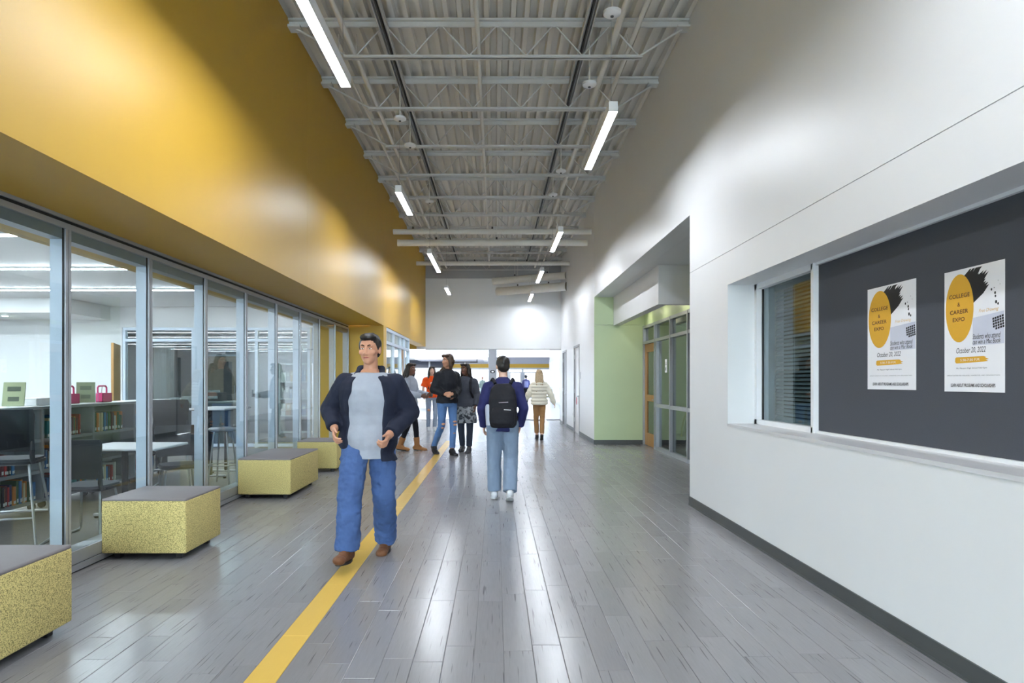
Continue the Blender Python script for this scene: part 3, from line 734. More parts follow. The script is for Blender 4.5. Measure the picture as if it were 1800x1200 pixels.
# ------------------------------------------------------------------ posters
PAPER = M('poster_paper', (236, 236, 240), .55, noise=(4, .02)); PMUST = M('print_mustard', (222, 168, 42), .6, noise=(30, .04)); PBLK = M('print_black', (18, 18, 22), .6)
PGREY = M('print_pale_grey', (205, 208, 222), .6); PWHT = M('print_white', (240, 240, 240), .6); PGOLD = M('print_gold', (230, 190, 120), .6); PMAR = M('print_maroon', (70, 30, 24), .6)
def text_obj(parent, body, u0, u1, v, h, m, z=.0014, shear=0.0, name='lettering', bold=0.0):
    cu = bpy.data.curves.new('txt', 'FONT'); cu.body = body; cu.size = 1; cu.shear = shear; cu.offset = bold; cu.resolution_u = 3
    to = bpy.data.objects.new('txt', cu); COL.objects.link(to)
    dg = bpy.context.evaluated_depsgraph_get(); dg.update()
    me = bpy.data.meshes.new_from_object(to.evaluated_get(dg)); bpy.data.objects.remove(to, do_unlink=True); bpy.data.curves.remove(cu)
    xs = [q.co.x for q in me.vertices]; ys = [q.co.y for q in me.vertices]
    a, b, c, d = min(xs), max(xs), min(ys), max(ys)
    for q in me.vertices:
        q.co.x = u0 + (q.co.x - a) / (b - a) * (u1 - u0); q.co.y = v - h / 2 + (q.co.y - c) / (d - c) * h; q.co.z = z
    me.materials.clear(); me.materials.append(m); me.name = name
    o = bpy.data.objects.new(name, me); COL.objects.link(o); o.parent = parent; return o
def poster(label, Dl, Dr, zt, zb):
    W, H = Dl - Dr, zt - zb
    t = thing('poster', label, 'poster', (2.5085, Dl, zb), group='expo posters')
    t.rotation_euler = Matrix(((0, 0, -1), (-1, 0, 0), (0, 1, 0))).to_euler()
    MB().box(0, W, 0, H, -.0005, .0008).build('sheet', PAPER, t)
    def U(f): return f * W
    def V(f): return (1 - f) * H
    r = random.Random(3)
    # black brush splash behind the mustard oval
    mb = MB()
    for i in range(15):
        f = i / 14; a0 = radians(75 - 65 * f + r.uniform(-4, 4)); ang = radians(62 - 26 * f)
        bx, by = U(.32 + .17 * f), V(.10 + .17 * f)
        ln = W * (.46 + .12 * sin(f * 9) + r.uniform(-.05, .05)) * (1.0 if f < .75 else .62); wd = H * .027
        dx, dy = cos(ang), sin(ang) * .8; nx, ny = -dy, dx
        q = [(bx - nx * wd, by - ny * wd), (bx + dx * ln * .6 - nx * wd * .9, by + dy * ln * .6 - ny * wd * .9), (bx + dx * ln, by + dy * ln), (bx + dx * ln * .7 + nx * wd * .8, by + dy * ln * .7 + ny * wd * .8), (bx + nx * wd, by + ny * wd)]
        q = [(min(max(x_, 0.01 * W), .99 * W), min(max(y_, 0), .985 * H)) for x_, y_ in q]
        mb.add([(x_, y_, .0010 + i * 1e-5) for x_, y_ in q], [tuple(range(5))])
    mb.build('brush_splash', PBLK, t)
    mb = MB()
    for (du, dv, s) in ((.80, .21, .012), (.855, .24, .014), (.86, .265, .012), (.87, .31, .016), (.9, .325, .012), (.84, .2, .006), (.9, .15, .004), (.93, .18, .004)):
        mb.add([(U(du) + s * W * cos(2 * pi * i / 10), V(dv) + s * W * 1.3 * sin(2 * pi * i / 10), .0010) for i in range(10)], [tuple(range(10))])
    mb.build('paint_spots', PBLK, t)
    MB().add([(U(.27) + U(.245) * cos(2 * pi * i / 48), V(.317) + H * .278 * sin(2 * pi * i / 48), .0013) for i in range(48)], [tuple(range(48))]).build('mustard_oval', PMUST, t)
    for s_, a, b, v in (('COLLEGE', .09, .45, .215), ('&', .24, .285, .285), ('CAREER', .105, .425, .345), ('EXPO', .155, .365, .408)):
        text_obj(t, s_, U(a), U(b), V(v), H * .034, PMAR, .0017, bold=.01)
    text_obj(t, 'Free Drawing', U(.6), U(.91), V(.365), H * .035, PGOLD, shear=.35)
    MB().add([(U(.5), V(.63), .0010), (U(.99), V(.63), .0010), (U(.99), V(.385), .0010), (U(.5), V(.41), .0010)], [(0, 1, 2, 3)]).build('photo_panel', PGREY, t)
    mb = MB()
    for i in range(5):
        for j in range(5):
            if i == 0 and j == 4: continue
            u = .815 + i * .035 + j * .003; v = .43 + j * .02 - i * .004
            mb.add([(U(u), V(v + .016), .0014), (U(u + .028), V(v + .013), .0014), (U(u + .028), V(v - .003), .0014), (U(u), V(v), .0014)], [(0, 1, 2, 3)])
    mb.build('keyboard_print', PBLK, t)
    text_obj(t, 'Students who attend', U(.5), U(.94), V(.56), H * .042, PBLK, .0016, shear=.3)
    text_obj(t, 'can win a Mac Book', U(.5), U(.94), V(.603), H * .036, PBLK, .0016, shear=.3)
    text_obj(t, 'October 20, 2022', U(.22), U(.71), V(.667), H * .05, PBLK, shear=.25)
    q = [(.2, .725), (.22, .717), (.68, .718), (.72, .726), (.70, .731), (.76, .741), (.71, .747), (.75, .757), (.66, .762), (.22, .768), (.195, .755)]
    MB().add([(U(a), V(b), .0012) for a, b in q], [tuple(range(len(q)))]).build('mustard_bar', PMUST, t)
    text_obj(t, '5:30-7:30 P.M.', U(.29), U(.62), V(.742), H * .019, PWHT, .0016)
    text_obj(t, 'Mt. Pleasant High School Old Gym', U(.22), U(.73), V(.81), H * .014, PBLK)
    text_obj(t, 'OPPORTUNITIES FOR COLLEGES, UNIVERSITIES, AND ORGANIZATIONS', U(.05), U(.93), V(.868), H * .009, M('print_grey', (120, 122, 126)))
    text_obj(t, 'LEARN ABOUT PROGRAMS AND SCHOLARSHIPS', U(.12), U(.86), V(.947), H * .028, PBLK, bold=.02)
    return t
poster('white and mustard expo poster on the tackboard, the left one beside the window blind', 4.386, 3.881, 2.019, 1.351)
poster('white and mustard expo poster on the tackboard, the right one nearer the photo edge', 3.635, 3.204, 2.006, 1.347)

# ------------------------------------------------------------------ library
struct('ceiling_library', MB().box(-16, -3.22, DBACK, 18.1, 3.0, 3.15), WHITE)
struct('wall_library_far', MB().box(-16.2, -16, DBACK, 18.1, 0, 3.15), WHITE)
struct('wall_library_back', MB().box(-16, -3.2, DBACK - .2, DBACK, 0, 3.15), WHITE)
wle = sgroup('wall_library_end')
MB().box(-16, -7.95, 13.86, 14.05, 0, 3.0).build('wall_panel', WHITE, wle)
MB().box(-7.95, -3.22, 13.86, 14.05, 2.56, 3.0).build('wall_panel', WHITE, wle)
MB().box(-16, -8.2, 12.4, 13.86, 2.72, 3.0).build('bulkhead', WHITE, wle)
for i, xx in enumerate((-9.8, -8.75)):
    dl = thing('downlight', f'small round downlight in the library bulkhead, the {"left" if i == 0 else "right"} one', 'light', (xx, 13.0, 2.72))
    MB().lathe([(.06, -.006), (.07, 0), (.05, 0)], n=16).build('trim_ring', WHITEMETAL, dl); MB().lathe([(0, -.009), (.05, -.009), (.05, -.005), (0, -.005)], n=16).build('lens', LIBLENS, dl)
for i, D in enumerate((-5.6, -3.5, -1.4, .7, 2.8, 4.9, 7.0, 9.1, 11.2)):
    vis_ = {6: 'nearest one seen through the glass', 7: 'middle one seen through the glass', 8: 'farthest one seen through the glass'}.get(i, f'{ORD[i]} row, out of view')
    t = thing('light_strip', 'thin white light strip across the library ceiling, ' + vis_, 'light', (-10.4, D, 2.99), group='library light strips')
    MB().box(-5.25, 5.25, -.05, .05, -.012, .008).build('housing', WHITEMETAL, t); MB().box(-5.23, 5.23, -.045, .045, -.018, -.012).build('lens', LIBLENS, t)
# interior storefront and office
win = sgroup('window_8', (0, 13.92, 0))
for xx in (-7.92, -6.45, -5.1, -3.98): MB().box(xx - .03, xx + .03, -.05, .05, 0, 2.56).build('mullion', ALUL, win)
for z in (.05, 2.29, 2.53): MB().box(-7.92, -3.98, -.048, .048, z - .03, z + .03).build('rail', ALUL, win)
for a, b in ((-7.92, -6.45), (-6.45, -5.1), (-5.1, -3.98)):
    MB().box(a + .03, b - .03, -.004, .004, .08, 2.26).build('pane', GLASSD, win); MB().box(a + .03, b - .03, -.004, .004, 2.32, 2.5).build('pane', GLASSD, win)
OFFG = M('office_grey', (128, 132, 140), .7)
struct('wall_office_end', MB().box(-10.4, -2.62, 17.88, 17.99, 0, 3.0).box(-10.5, -10.4, 14.05, 18.0, 0, 3.0), OFFG)
d = sgroup('door_5', (-7.5, 17.86, 0)); MB().bbox(-.45, .45, -.02, .02, .01, 2.1, .004, 1).build('door_leaf', M('taupe_door', (150, 132, 112), .5), d)
MB().box(-.5, -.45, -.04, .02, 0, 2.15).box(.45, .5, -.04, .02, 0, 2.15).box(-.5, .5, -.04, .02, 2.1, 2.15).build('frame', ALUL, d)
MB().box(.05, .28, -.026, -.02, .8, 1.95).build('vision_panel', MATS['dark_pane'], d); MB().tube((.36, -.06, .8), (.36, -.06, 1.3), .014).build('pull', CHROME, d, True)
for i, xx in enumerate((-6.6, -4.4)):
    t = thing('office_light', f'office ceiling light panel seen through the inner glass, the {"left" if i == 0 else "right"} one', 'light', (xx, 16.0, 2.97))
    MB().box(-.62, .62, -.17, .17, -.01, .03).build('frame', WHITEMETAL, t); MB().box(-.59, .59, -.14, .14, -.016, -.008).build('lens', LIBLENS, t)
dd = sgroup('door_6', (-7.15, 12.15, 0)); dd.rotation_euler = (0, 0, radians(113))
MB().bbox(-.02, .9, -.022, .022, .01, 2.13, .003, 1).build('door_leaf', WOOD, dd); MB().ell((.84, -.05, 1.0), (.03, .025, .03)).tube((.84, -.02, 1.0), (.84, -.05, 1.0), .012).build('knob', CHROME, dd, True)

# bookcase
GREYC = M('bookcase_grey', (150, 154, 158), .5); LAM = M('pale_laminate', (226, 226, 228), .4)
BE = [3.55, 4.46, 5.37, 6.28, 7.19, 8.10, 9.02, 9.93]
ct = thing('long_counter', 'long pale laminate counter top over the low grey bookcases', 'counter', (-5.16, 6.7, 1.10))
MB().bbox(-.19, .19, -3.2, 3.28, 0, .035, .004, 1).build('slab', LAM, ct); MB().box(.188, .193, -3.2, 3.28, .004, .03).build('edge_band', GREYC, ct)
BC = [('red', (178, 44, 44)), ('navy', (36, 46, 92)), ('black', (26, 26, 30)), ('white', (214, 212, 204)), ('blue', (60, 116, 170)), ('orange', (214, 130, 50)), ('teal', (50, 120, 124)), ('maroon', (96, 34, 44)), ('cream', (214, 200, 160)), ('green', (70, 104, 66))]
PAGES = M('book_pages', (226, 218, 196), .8); STICK = M('spine_label', (232, 232, 226), .7)
BME = []
for cn, cc in BC:
    mb = MB(); W, H, T = .165, .235, .030
    mb.mi = 0; mb.box(-W, 0, 0, .003, 0, H).box(-W, 0, T - .003, T, 0, H)
    mb.add([(0, 0, 0), (.004, T * .3, 0), (.004, T * .7, 0), (0, T, 0), (-.004, T, 0), (-.004, 0, 0), (0, 0, H), (.004, T * .3, H), (.004, T * .7, H), (0, T, H), (-.004, T, H), (-.004, 0, H)],
           [(0, 1, 7, 6), (1, 2, 8, 7), (2, 3, 9, 8), (3, 4, 10, 9), (5, 0, 6, 11), (5, 4, 3, 2, 1, 0), (6, 7, 8, 9, 10, 11)])
    mb.mi = 1; mb.box(-W + .006, -.004, .003, T - .003, .004, H - .005)
    mb.mi = 2; mb.box(.0035, .0048, T * .2, T * .8, .018, .055)
    BME.append(mb.mesh(cn + '_book', [M('book_' + cn, cc, .6), PAGES, STICK]))
SH = [('bottom', .11), ('middle', .43), ('top', .77)]
br = random.Random(11)
for i in range(7):
    a, b = BE[i], BE[i + 1]
    t = thing('bookcase', f'low grey steel bookcase bay behind the glass, {ORD[i]} from the left', 'bookcase', (-5.15, a, 0), group='low bookcases'); L = b - a
    for yy in (0.002, L - .022): MB().box(-.16, .15, yy, yy + .02, .08, 1.10).build('side_panel', GREYC, t)
    MB().box(-.16, -.15, .02, L - .02, .08, 1.10).build('back_panel', GREYC, t)
    for nm, z in SH: MB().box(-.15, .145, .022, L - .022, z - .022, z).box(.13, .147, .022, L - .022, z - .034, z).build('shelf', GREYC, t)
    for yy in (.08, L - .08): MB().tube((.08, yy - .015, .04), (.08, yy + .015, .04), .04, n=16).box(.05, .11, yy - .02, yy + .02, .04, .088).build('caster', BLACKPL, t, True)
    for nm, z in SH:
        y = .03 + (br.uniform(0, .05)); lim = L * br.uniform(.45, .9); k = 0
        if nm == 'middle' and i in (5,): lim = 0
        while y < lim:
            ci = br.randrange(len(BC)); sy = br.uniform(.7, 1.4); sz = br.uniform(.78, 1.08)
            if y + .03 * sy > L - .04: break
            o = link('book', BME[ci], None, (-4.99 - .03 - br.uniform(0, .03), a + y, z), 0, (1, sy, sz))
            tag(o, f'{BC[ci][0]} library book, {ORD[k] if k < len(ORD) else "last"} from the left on the {nm} shelf of the {ORD[i]} bay', 'book', f'books on the {nm} shelf of bookcase bay {ORD[i]}')
            y += .03 * sy + .0015; k += 1
# things on the counter
def stand_book(label, x, y, rz, col):
    t = thing('display_book', label, 'book', (x, y, 1.137), rz)
    mb = MB(); mb.bbox(-.1, .1, -.008, .008, 0, .26, .002, 1); o = mb.build('cover', M('cover_' + label[:5], col, .5), t); o.rotation_euler = (radians(-14), 0, 0); o.location.z = .006; o.location.y = -.03
    MB().box(-.06, .06, -.001, .001, .16, .21).box(-.05, .05, -.001, .001, .05, .1).build('cover_print', M('cover_print', (90, 100, 84), .6), o).location = (0, -.009, 0)
    MB().path([(-.05, -.06, .004), (-.05, .05, .004), (-.05, .04, .16)], .003, 6).path([(.05, -.06, .004), (.05, .05, .004), (.05, .04, .16)], .003, 6).build('wire_easel', CHROME, t)
    return t
stand_book('pale green book propped upright on the counter, at the far left edge', -5.12, 6.92, radians(20), (170, 178, 140))
stand_book('olive book leaning on a wire easel between two pink caddies', -5.10, 8.10, radians(30), (130, 140, 112))
PINK = M('pink_plastic', (216, 40, 120), .4)
for i, (yy, lb) in enumerate(((7.85, 'bright pink caddy on the counter left of the olive book'), (8.52, 'bright pink caddy on the counter right of the olive book, by the oak door'))):
    t = thing('caddy', lb, 'caddy', (-5.15, yy, 1.137))
    mb = MB(); mb.box(-.07, .07, -.1, .1, 0, .01).box(-.07, .07, -.1, -.093, 0, .12).box(-.07, .07, .093, .1, 0, .12).box(-.07, -.063, -.1, .1, 0, .12).box(.063, .07, -.1, .1, 0, .12).build('tray', PINK, t)
    MB().path([(0, -.095, .1), (0, -.095, .19), (0, -.07, .21), (0, .07, .21), (0, .095, .19), (0, .095, .1)], .011, 8).build('handle', PINK, t, True)
    if i == 1:
        for q in range(4): 
            MB().tube((.02 - .02 * q, -.05 + .03 * q, .01), (.03 - .02 * q, -.06 + .035 * q, .2), .006, n=8).build('marker', WHITEMETAL, t)
t = thing('wire_rack', 'small wire rack with white papers on the counter beside the olive book', 'rack', (-5.15, 8.3, 1.137))
MB().path([(.05, -.05, 0), (.05, -.05, .12), (.05, .05, .12), (.05, .05, 0)], .003, 6).path([(-.05, -.05, 0), (-.05, -.05, .12), (-.05, .05, .12), (-.05, .05, 0)], .003, 6).path([(-.05, -.05, .12), (.05, -.05, .12)], .003, 6).path([(-.05, .05, .12), (.05, .05, .12)], .003, 6).build('wire_frame', CHROME, t)
MB().box(-.045, .045, -.02, -.012, .003, .15).box(-.045, .045, .01, .016, .003, .14).build('papers', PAPER, t)
t = thing('hand_puppet_box', 'open white storage box with a pale lid on the counter, left side', 'box', (-5.15, 7.30, 1.137))
MB().bbox(-.1, .1, -.14, .14, 0, .07, .006, 1).build('box', WHITEMETAL, t); MB().bbox(-.105, .105, -.145, .145, .07, .085, .005, 1).build('lid', PAPER, t)

# chairs, stools and tables
SEATF = M('seat_fabric', (70, 72, 78), .8, noise=(80, .1))
def shell_back(w, z0, z1, y0, tilt, curve, thick=.014):
    nu, nv = 10, 8; F_, B_ = [], []
    for j in range(nv + 1):
        v = j / nv; z = z0 + (z1 - z0) * v
        ww = w * (.90 + .14 * v) * (1.0 if v < .85 else 1 - .10 * ((v - .85) / .15) ** 2)
        for i in range(nu + 1):
            u = i / nu * 2 - 1
            y = y0 + tilt * v - curve * (u * u) + .015 * sin(v * pi)
            F_.append((u * ww, y, z)); B_.append((u * ww, y + thick, z))
    n_ = len(F_); fs = []
    W_ = nu + 1
    for j in range(nv):
        for i in range(nu):
            a = j * W_ + i; fs += [(a, a + 1, a + 1 + W_, a + W_), (a + n_, a + W_ + n_, a + 1 + W_ + n_, a + 1 + n_)]
    rim = [i for i in range(W_)] + [j * W_ + nu for j in range(1, nv + 1)] + [nv * W_ + i for i in range(nu - 1, -1, -1)] + [j * W_ for j in range(nv - 1, 0, -1)]
    for q in range(len(rim)):
        a, b = rim[q], rim[(q + 1) % len(rim)]; fs.append((a, b, b + n_, a + n_))
    return MB().add(F_ + B_, fs)
def lib_chair(name, label, loc, rz, zs, foot=False):
    t = thing(name, label, 'chair' if not foot else 'stool', loc, rz)
    poly = [(.21 * math.copysign(abs(cos(q)) ** .5, cos(q)), .215 * math.copysign(abs(sin(q)) ** .5, sin(q))) for q in [2 * pi * i / 32 for i in range(32)]]
    MB().prism(poly, zs - .035, zs - .012).build('seat_shell', DARKPL, t)
    MB().prism([(a * .94, b * .94) for a, b in poly], zs - .012, zs + .008).build('seat_pad', SEATF, t)
    shell_back(.225, zs + .075, zs + .43, .20, .07, .045).build('backrest', DARKPL, t, True)
    for s in (-1, 1):
        MB().path([(s * .17, .05, zs - .03), (s * .195, .17, zs - .02), (s * .20, .205, zs + .04), (s * .20, .195, zs + .16)], [.018, .02, .02, .014], 8).build('back_bracket', DARKPL, t, True)
        sp = .04 if foot else 0
        MB().path([(s * .15, -.12, zs - .04), (s * (.2 + sp), -.19 - sp, .03), (s * (.205 + sp), -.175 - sp, .012), (s * (.205 + sp), .19 + sp, .012), (s * (.2 + sp), .205 + sp, .03), (s * .15, .12, zs - .04)], .0115, 8).build('sled_leg', CHROME, t, True)
    MB().tube((-.15, -.12, zs - .042), (.15, -.12, zs - .042), .010).tube((-.15, .12, zs - .042), (.15, .12, zs - .042), .010).build('cross_bar', CHROME, t, True)
    if foot: MB().tube((-.2, -.185, .25), (.2, -.185, .25), .0115).tube((-.2, .195, .25), (.2, .195, .25), .010).build('foot_rest', CHROME, t, True)
    return t
lib_chair('bar_stool', 'tall dark shell stool with steel legs behind the leftmost glass pane', (-4.16, 5.62, 0), radians(198), .74, True)
lib_chair('library_chair', 'low dark shell chair behind the second glass pane, back toward the corridor', (-3.72, 5.98, 0), radians(182), .46)
lib_chair('library_chair', 'dark shell chair at the right end of the white table, tucked under', (-3.62, 7.45, 0), radians(35), .46)
lib_chair('bar_stool', 'tall dark shell stool beyond the white table, behind the third glass pane', (-4.32, 8.75, 0), radians(195), .74, True)
def table(name, label, loc, W, L, z, rz=0):
    t = thing(name, label, 'table', loc, rz)
    MB().bbox(-W, W, -L, L, z - .028, z, .012, 2).build('table_top', LAM, t); MB().bbox(-W - .003, W + .003, -L - .003, L + .003, z - .032, z - .024, .003, 1).build('edge_band', DARKPL, t)
    for s in (-1, 1):
        MB().tube((0, s * (L - .22), .04), (0, s * (L - .22), z - .03), .03).build('column', DARKPL, t, True)
        MB().bbox(-W * .75, W * .75, s * (L - .22) - .03, s * (L - .22) + .03, .02, .05, .008, 2).build('foot', CHROME, t)
        for q in (-1, 1): MB().tube((q * W * .7, s * (L - .22), 0), (q * W * .7, s * (L - .22), .024), .02).build('glide', BLACKPL, t)
    return t
table('study_table', 'white topped study table with dark columns behind the second glass pane', (-3.82, 6.85, 0), .42, .36, .735)
table('high_table', 'high white table with steel feet behind the fourth glass pane', (-4.15, 9.75, 0), .3, .5, 1.02)
def stool(label, loc):
    t = thing('round_stool', label, 'stool', loc)
    MB().lathe([(0, 0), (.16, 0), (.185, .015), (.19, .035), (.17, .05), (0, .05)], (0, 0, .72)).build('seat', M('stool_grey', (150, 152, 156), .5), t, True)
    for i in range(4):
        a = pi / 4 + i * pi / 2; MB().tube((.12 * cos(a), .12 * sin(a), .72), (.21 * cos(a), .21 * sin(a), 0), .012).build('leg', CHROME, t, True)
    MB().path([(.185 * cos(2 * pi * i / 16), .185 * sin(2 * pi * i / 16), .26) for i in range(17)], .009, 8).build('foot_ring', CHROME, t, True)
stool('round grey backless stool with steel legs at the high table', (-3.77, 9.0, 0))
# office things behind the inner glass
t = thing('desk', 'grey office desk behind the inner library glass', 'desk', (-6.9, 15.0, 0)); MB().bbox(-1.0, 1.0, -.35, .35, .92, .96, .006, 1).build('desk_top', LAM, t); MB().box(-.98, .98, -.33, -.30, .02, .92).build('front_panel', OFFG, t)
for s in (-1, 1): MB().box(s * .96 - .02, s * .96 + .02, -.33, .33, 0, .92).build('side_panel', OFFG, t)
t = thing('printer', 'black and white printer on the office desk', 'printer', (-6.45, 15.0, .96)); MB().bbox(-.2, .2, -.18, .18, 0, .2, .02, 2).build('body', BLACKPL, t); MB().bbox(-.15, .15, -.2, -.1, .2, .25, .01, 1).build('tray', WHITEMETAL, t); MB().box(-.12, .12, -.19, -.181, .06, .12).build('slot', PAPER, t)
for i in range(4):
    t = thing('paper_stack', f'stack of white paper on the office desk, {ORD[i]} from the left', 'paper', (-7.6 + i * .27, 14.95 + .04 * (i % 2), .96), .1 * i)
    MB().box(-.11, .11, -.15, .15, 0, .05 + .03 * i).build('sheets', PAPER, t); MB().box(-.11, .11, -.152, -.15, .02, .026).build('divider', OFFG, t)
t = thing('shelf_unit', 'white open shelf unit with folders in the office behind the glass', 'shelf', (-5.3, 17.5, 0))
for s in (-1, 1): MB().box(s * .44 - .015, s * .44 + .015, -.2, .2, 0, 1.9).build('side_panel', WHITEMETAL, t)
for z in (.06, .5, .95, 1.4, 1.88): MB().box(-.43, .43, -.2, .2, z - .015, z + .01).build('shelf', WHITEMETAL, t)
fb = random.Random(5)
for z, w_ in ((.51, 'second'), (.96, 'third'), (1.41, 'fourth')):
    x = -.4; k = 0
    while x < .3:
        wd = fb.uniform(.05, .14); c_ = fb.choice([('tan', (190, 150, 96)), ('grey', (130, 132, 136)), ('white', (222, 222, 220)), ('blue', (90, 120, 160))])
        f = thing('folder', f'{c_[0]} folder, {ORD[k]} from the left on the {w_} shelf of the office unit', 'folder', (-5.3 + x, 17.45, z)); hh = fb.uniform(.24, .33)
        MB().box(0, wd, -.13, .12, 0, hh).build('case', M('folder_' + c_[0], c_[1], .6), f); MB().box(wd * .25, wd * .75, -.132, -.13, hh * .55, hh * .85).build('spine_label', STICK, f)
        x += wd + .01; k += 1
t = thing('curtain', 'white vertical curtain in the office behind the inner glass', 'curtain', (-8.95, 17.6, 0))
mb = MB(); pts = [(-.28 + i * .028, .025 * (1 if i % 2 else -1)) for i in range(21)]
vs = [(a, b, .1) for a, b in pts] + [(a, b, 2.5) for a, b in pts]; mb.add(vs, [(i, i + 1, i + 22, i + 21) for i in range(20)])
vs = [(a, b + .01, .1) for a, b in pts] + [(a, b + .01, 2.5) for a, b in pts]; mb.add(vs, [(i, i + 21, i + 22, i + 1) for i in range(20)])
mb.build('fabric', M('curtain_white', (214, 218, 222), .8), t); MB().tube((-.32, 0, 2.52), (.32, 0, 2.52), .015).build('rod', CHROME, t)
# lounge chair behind the alcove glass
t = thing('lounge_chair', 'dark grey high back lounge chair with lime piping behind the alcove glass', 'chair', (3.98, 13.45, 0), radians(205)); t.scale = (.74, .74, .70)
shell_back(.36, .40, 1.12, .25, .22, .12, .05).build('backrest', M('charcoal_wool', (86, 92, 92), .9), t, True)
MB().bbox(-.36, .36, -.38, .3, .28, .44, .05, 3).build('seat', MATS['charcoal_wool'], t, True)
MB().path([(-.36 - .012, .16, .42), (-.385, .2, .7), (-.37, .33, 1.10), (0, .49, 1.14), (.37, .33, 1.10), (.385, .2, .7), (.372, .16, .42)], .022, 8).build('piping', M('lime_trim', (176, 178, 60), .6), t, True)
for a, b in ((-.3, -.3), (.3, -.3), (-.3, .25), (.3, .25)): MB().tube((a * .8, b * .8, .3), (a, b, 0), .015).build('leg', CHROME, t, True)

# ------------------------------------------------------------------ people
SKIN = {'light': M('skin_light', (222, 178, 156), .5, noise=(25, .05)), 'tan': M('skin_tan', (196, 142, 114), .5, noise=(25, .06)), 'deep': M('skin_deep', (112, 76, 60), .5, noise=(25, .06))}
EYEW = M('eye_white', (228, 224, 220), .3); IRIS = M('iris', (50, 34, 26), .2); LIP = M('lips', (170, 96, 90), .5)
def cloth(name, rgb, wr=.35, sc=9.0, rough=.85, ns=(14, .14)):
    return M(name, rgb, rough, noise=ns, bump=(sc, wr, .03), spec=.25)
def hairm(name, rgb):
    if name in MATS: return MATS[name]
    m = wood_mat(name, rgb, tuple(v * .55 for v in rgb), (90, 90, 6), .45); return m
def remesh(mb, name, mat, parent, voxel, smooth=4, wrinkle=None, label=None, s=1.0):
    me = bpy.data.meshes.new(name); me.from_pydata([(x * s, y * s, z * s) for x, y, z in mb.v], [], mb.f)
    bm = bmesh.new(); bm.from_mesh(me); bmesh.ops.remove_doubles(bm, verts=bm.verts, dist=1e-5); bmesh.ops.recalc_face_normals(bm, faces=bm.faces); bm.to_mesh(me); bm.free()
    to = bpy.data.objects.new('tmp', me); COL.objects.link(to)
    r = to.modifiers.new('r', 'REMESH'); r.mode = 'VOXEL'; r.voxel_size = voxel; r.adaptivity = 0
    if smooth:
        q = to.modifiers.new('s', 'SMOOTH'); q.iterations = smooth; q.factor = .5
    dg = bpy.context.evaluated_depsgraph_get(); dg.update()
    out = bpy.data.meshes.new_from_object(to.evaluated_get(dg)); bpy.data.objects.remove(to, do_unlink=True); bpy.data.meshes.remove(me)
    if wrinkle:
        amp, sc, st = wrinkle
        nn = [0.0] * (len(out.vertices) * 3); out.vertex_normals.foreach_get('vector', nn)
        for i, v in enumerate(out.vertices):
            c = v.co; d = mnoise.noise(Vector((c.x * sc, c.y * sc, c.z * sc * st))) + .5 * mnoise.noise(Vector((c.x * sc * 2.3 + 9, c.y * sc * 2.3, c.z * sc * st * 2.1)))
            v.co = c + Vector(nn[3 * i:3 * i + 3]) * (d * amp)
    out.materials.clear(); out.materials.append(mat); out.name = name
    out.polygons.foreach_set('use_smooth', [True] * len(out.polygons)); out.polygons.foreach_set('material_index', [0] * len(out.polygons)); out.update()
    o = bpy.data.objects.new(name, out); COL.objects.link(o); o.parent = parent
    if label: o['label'] = label
    return o
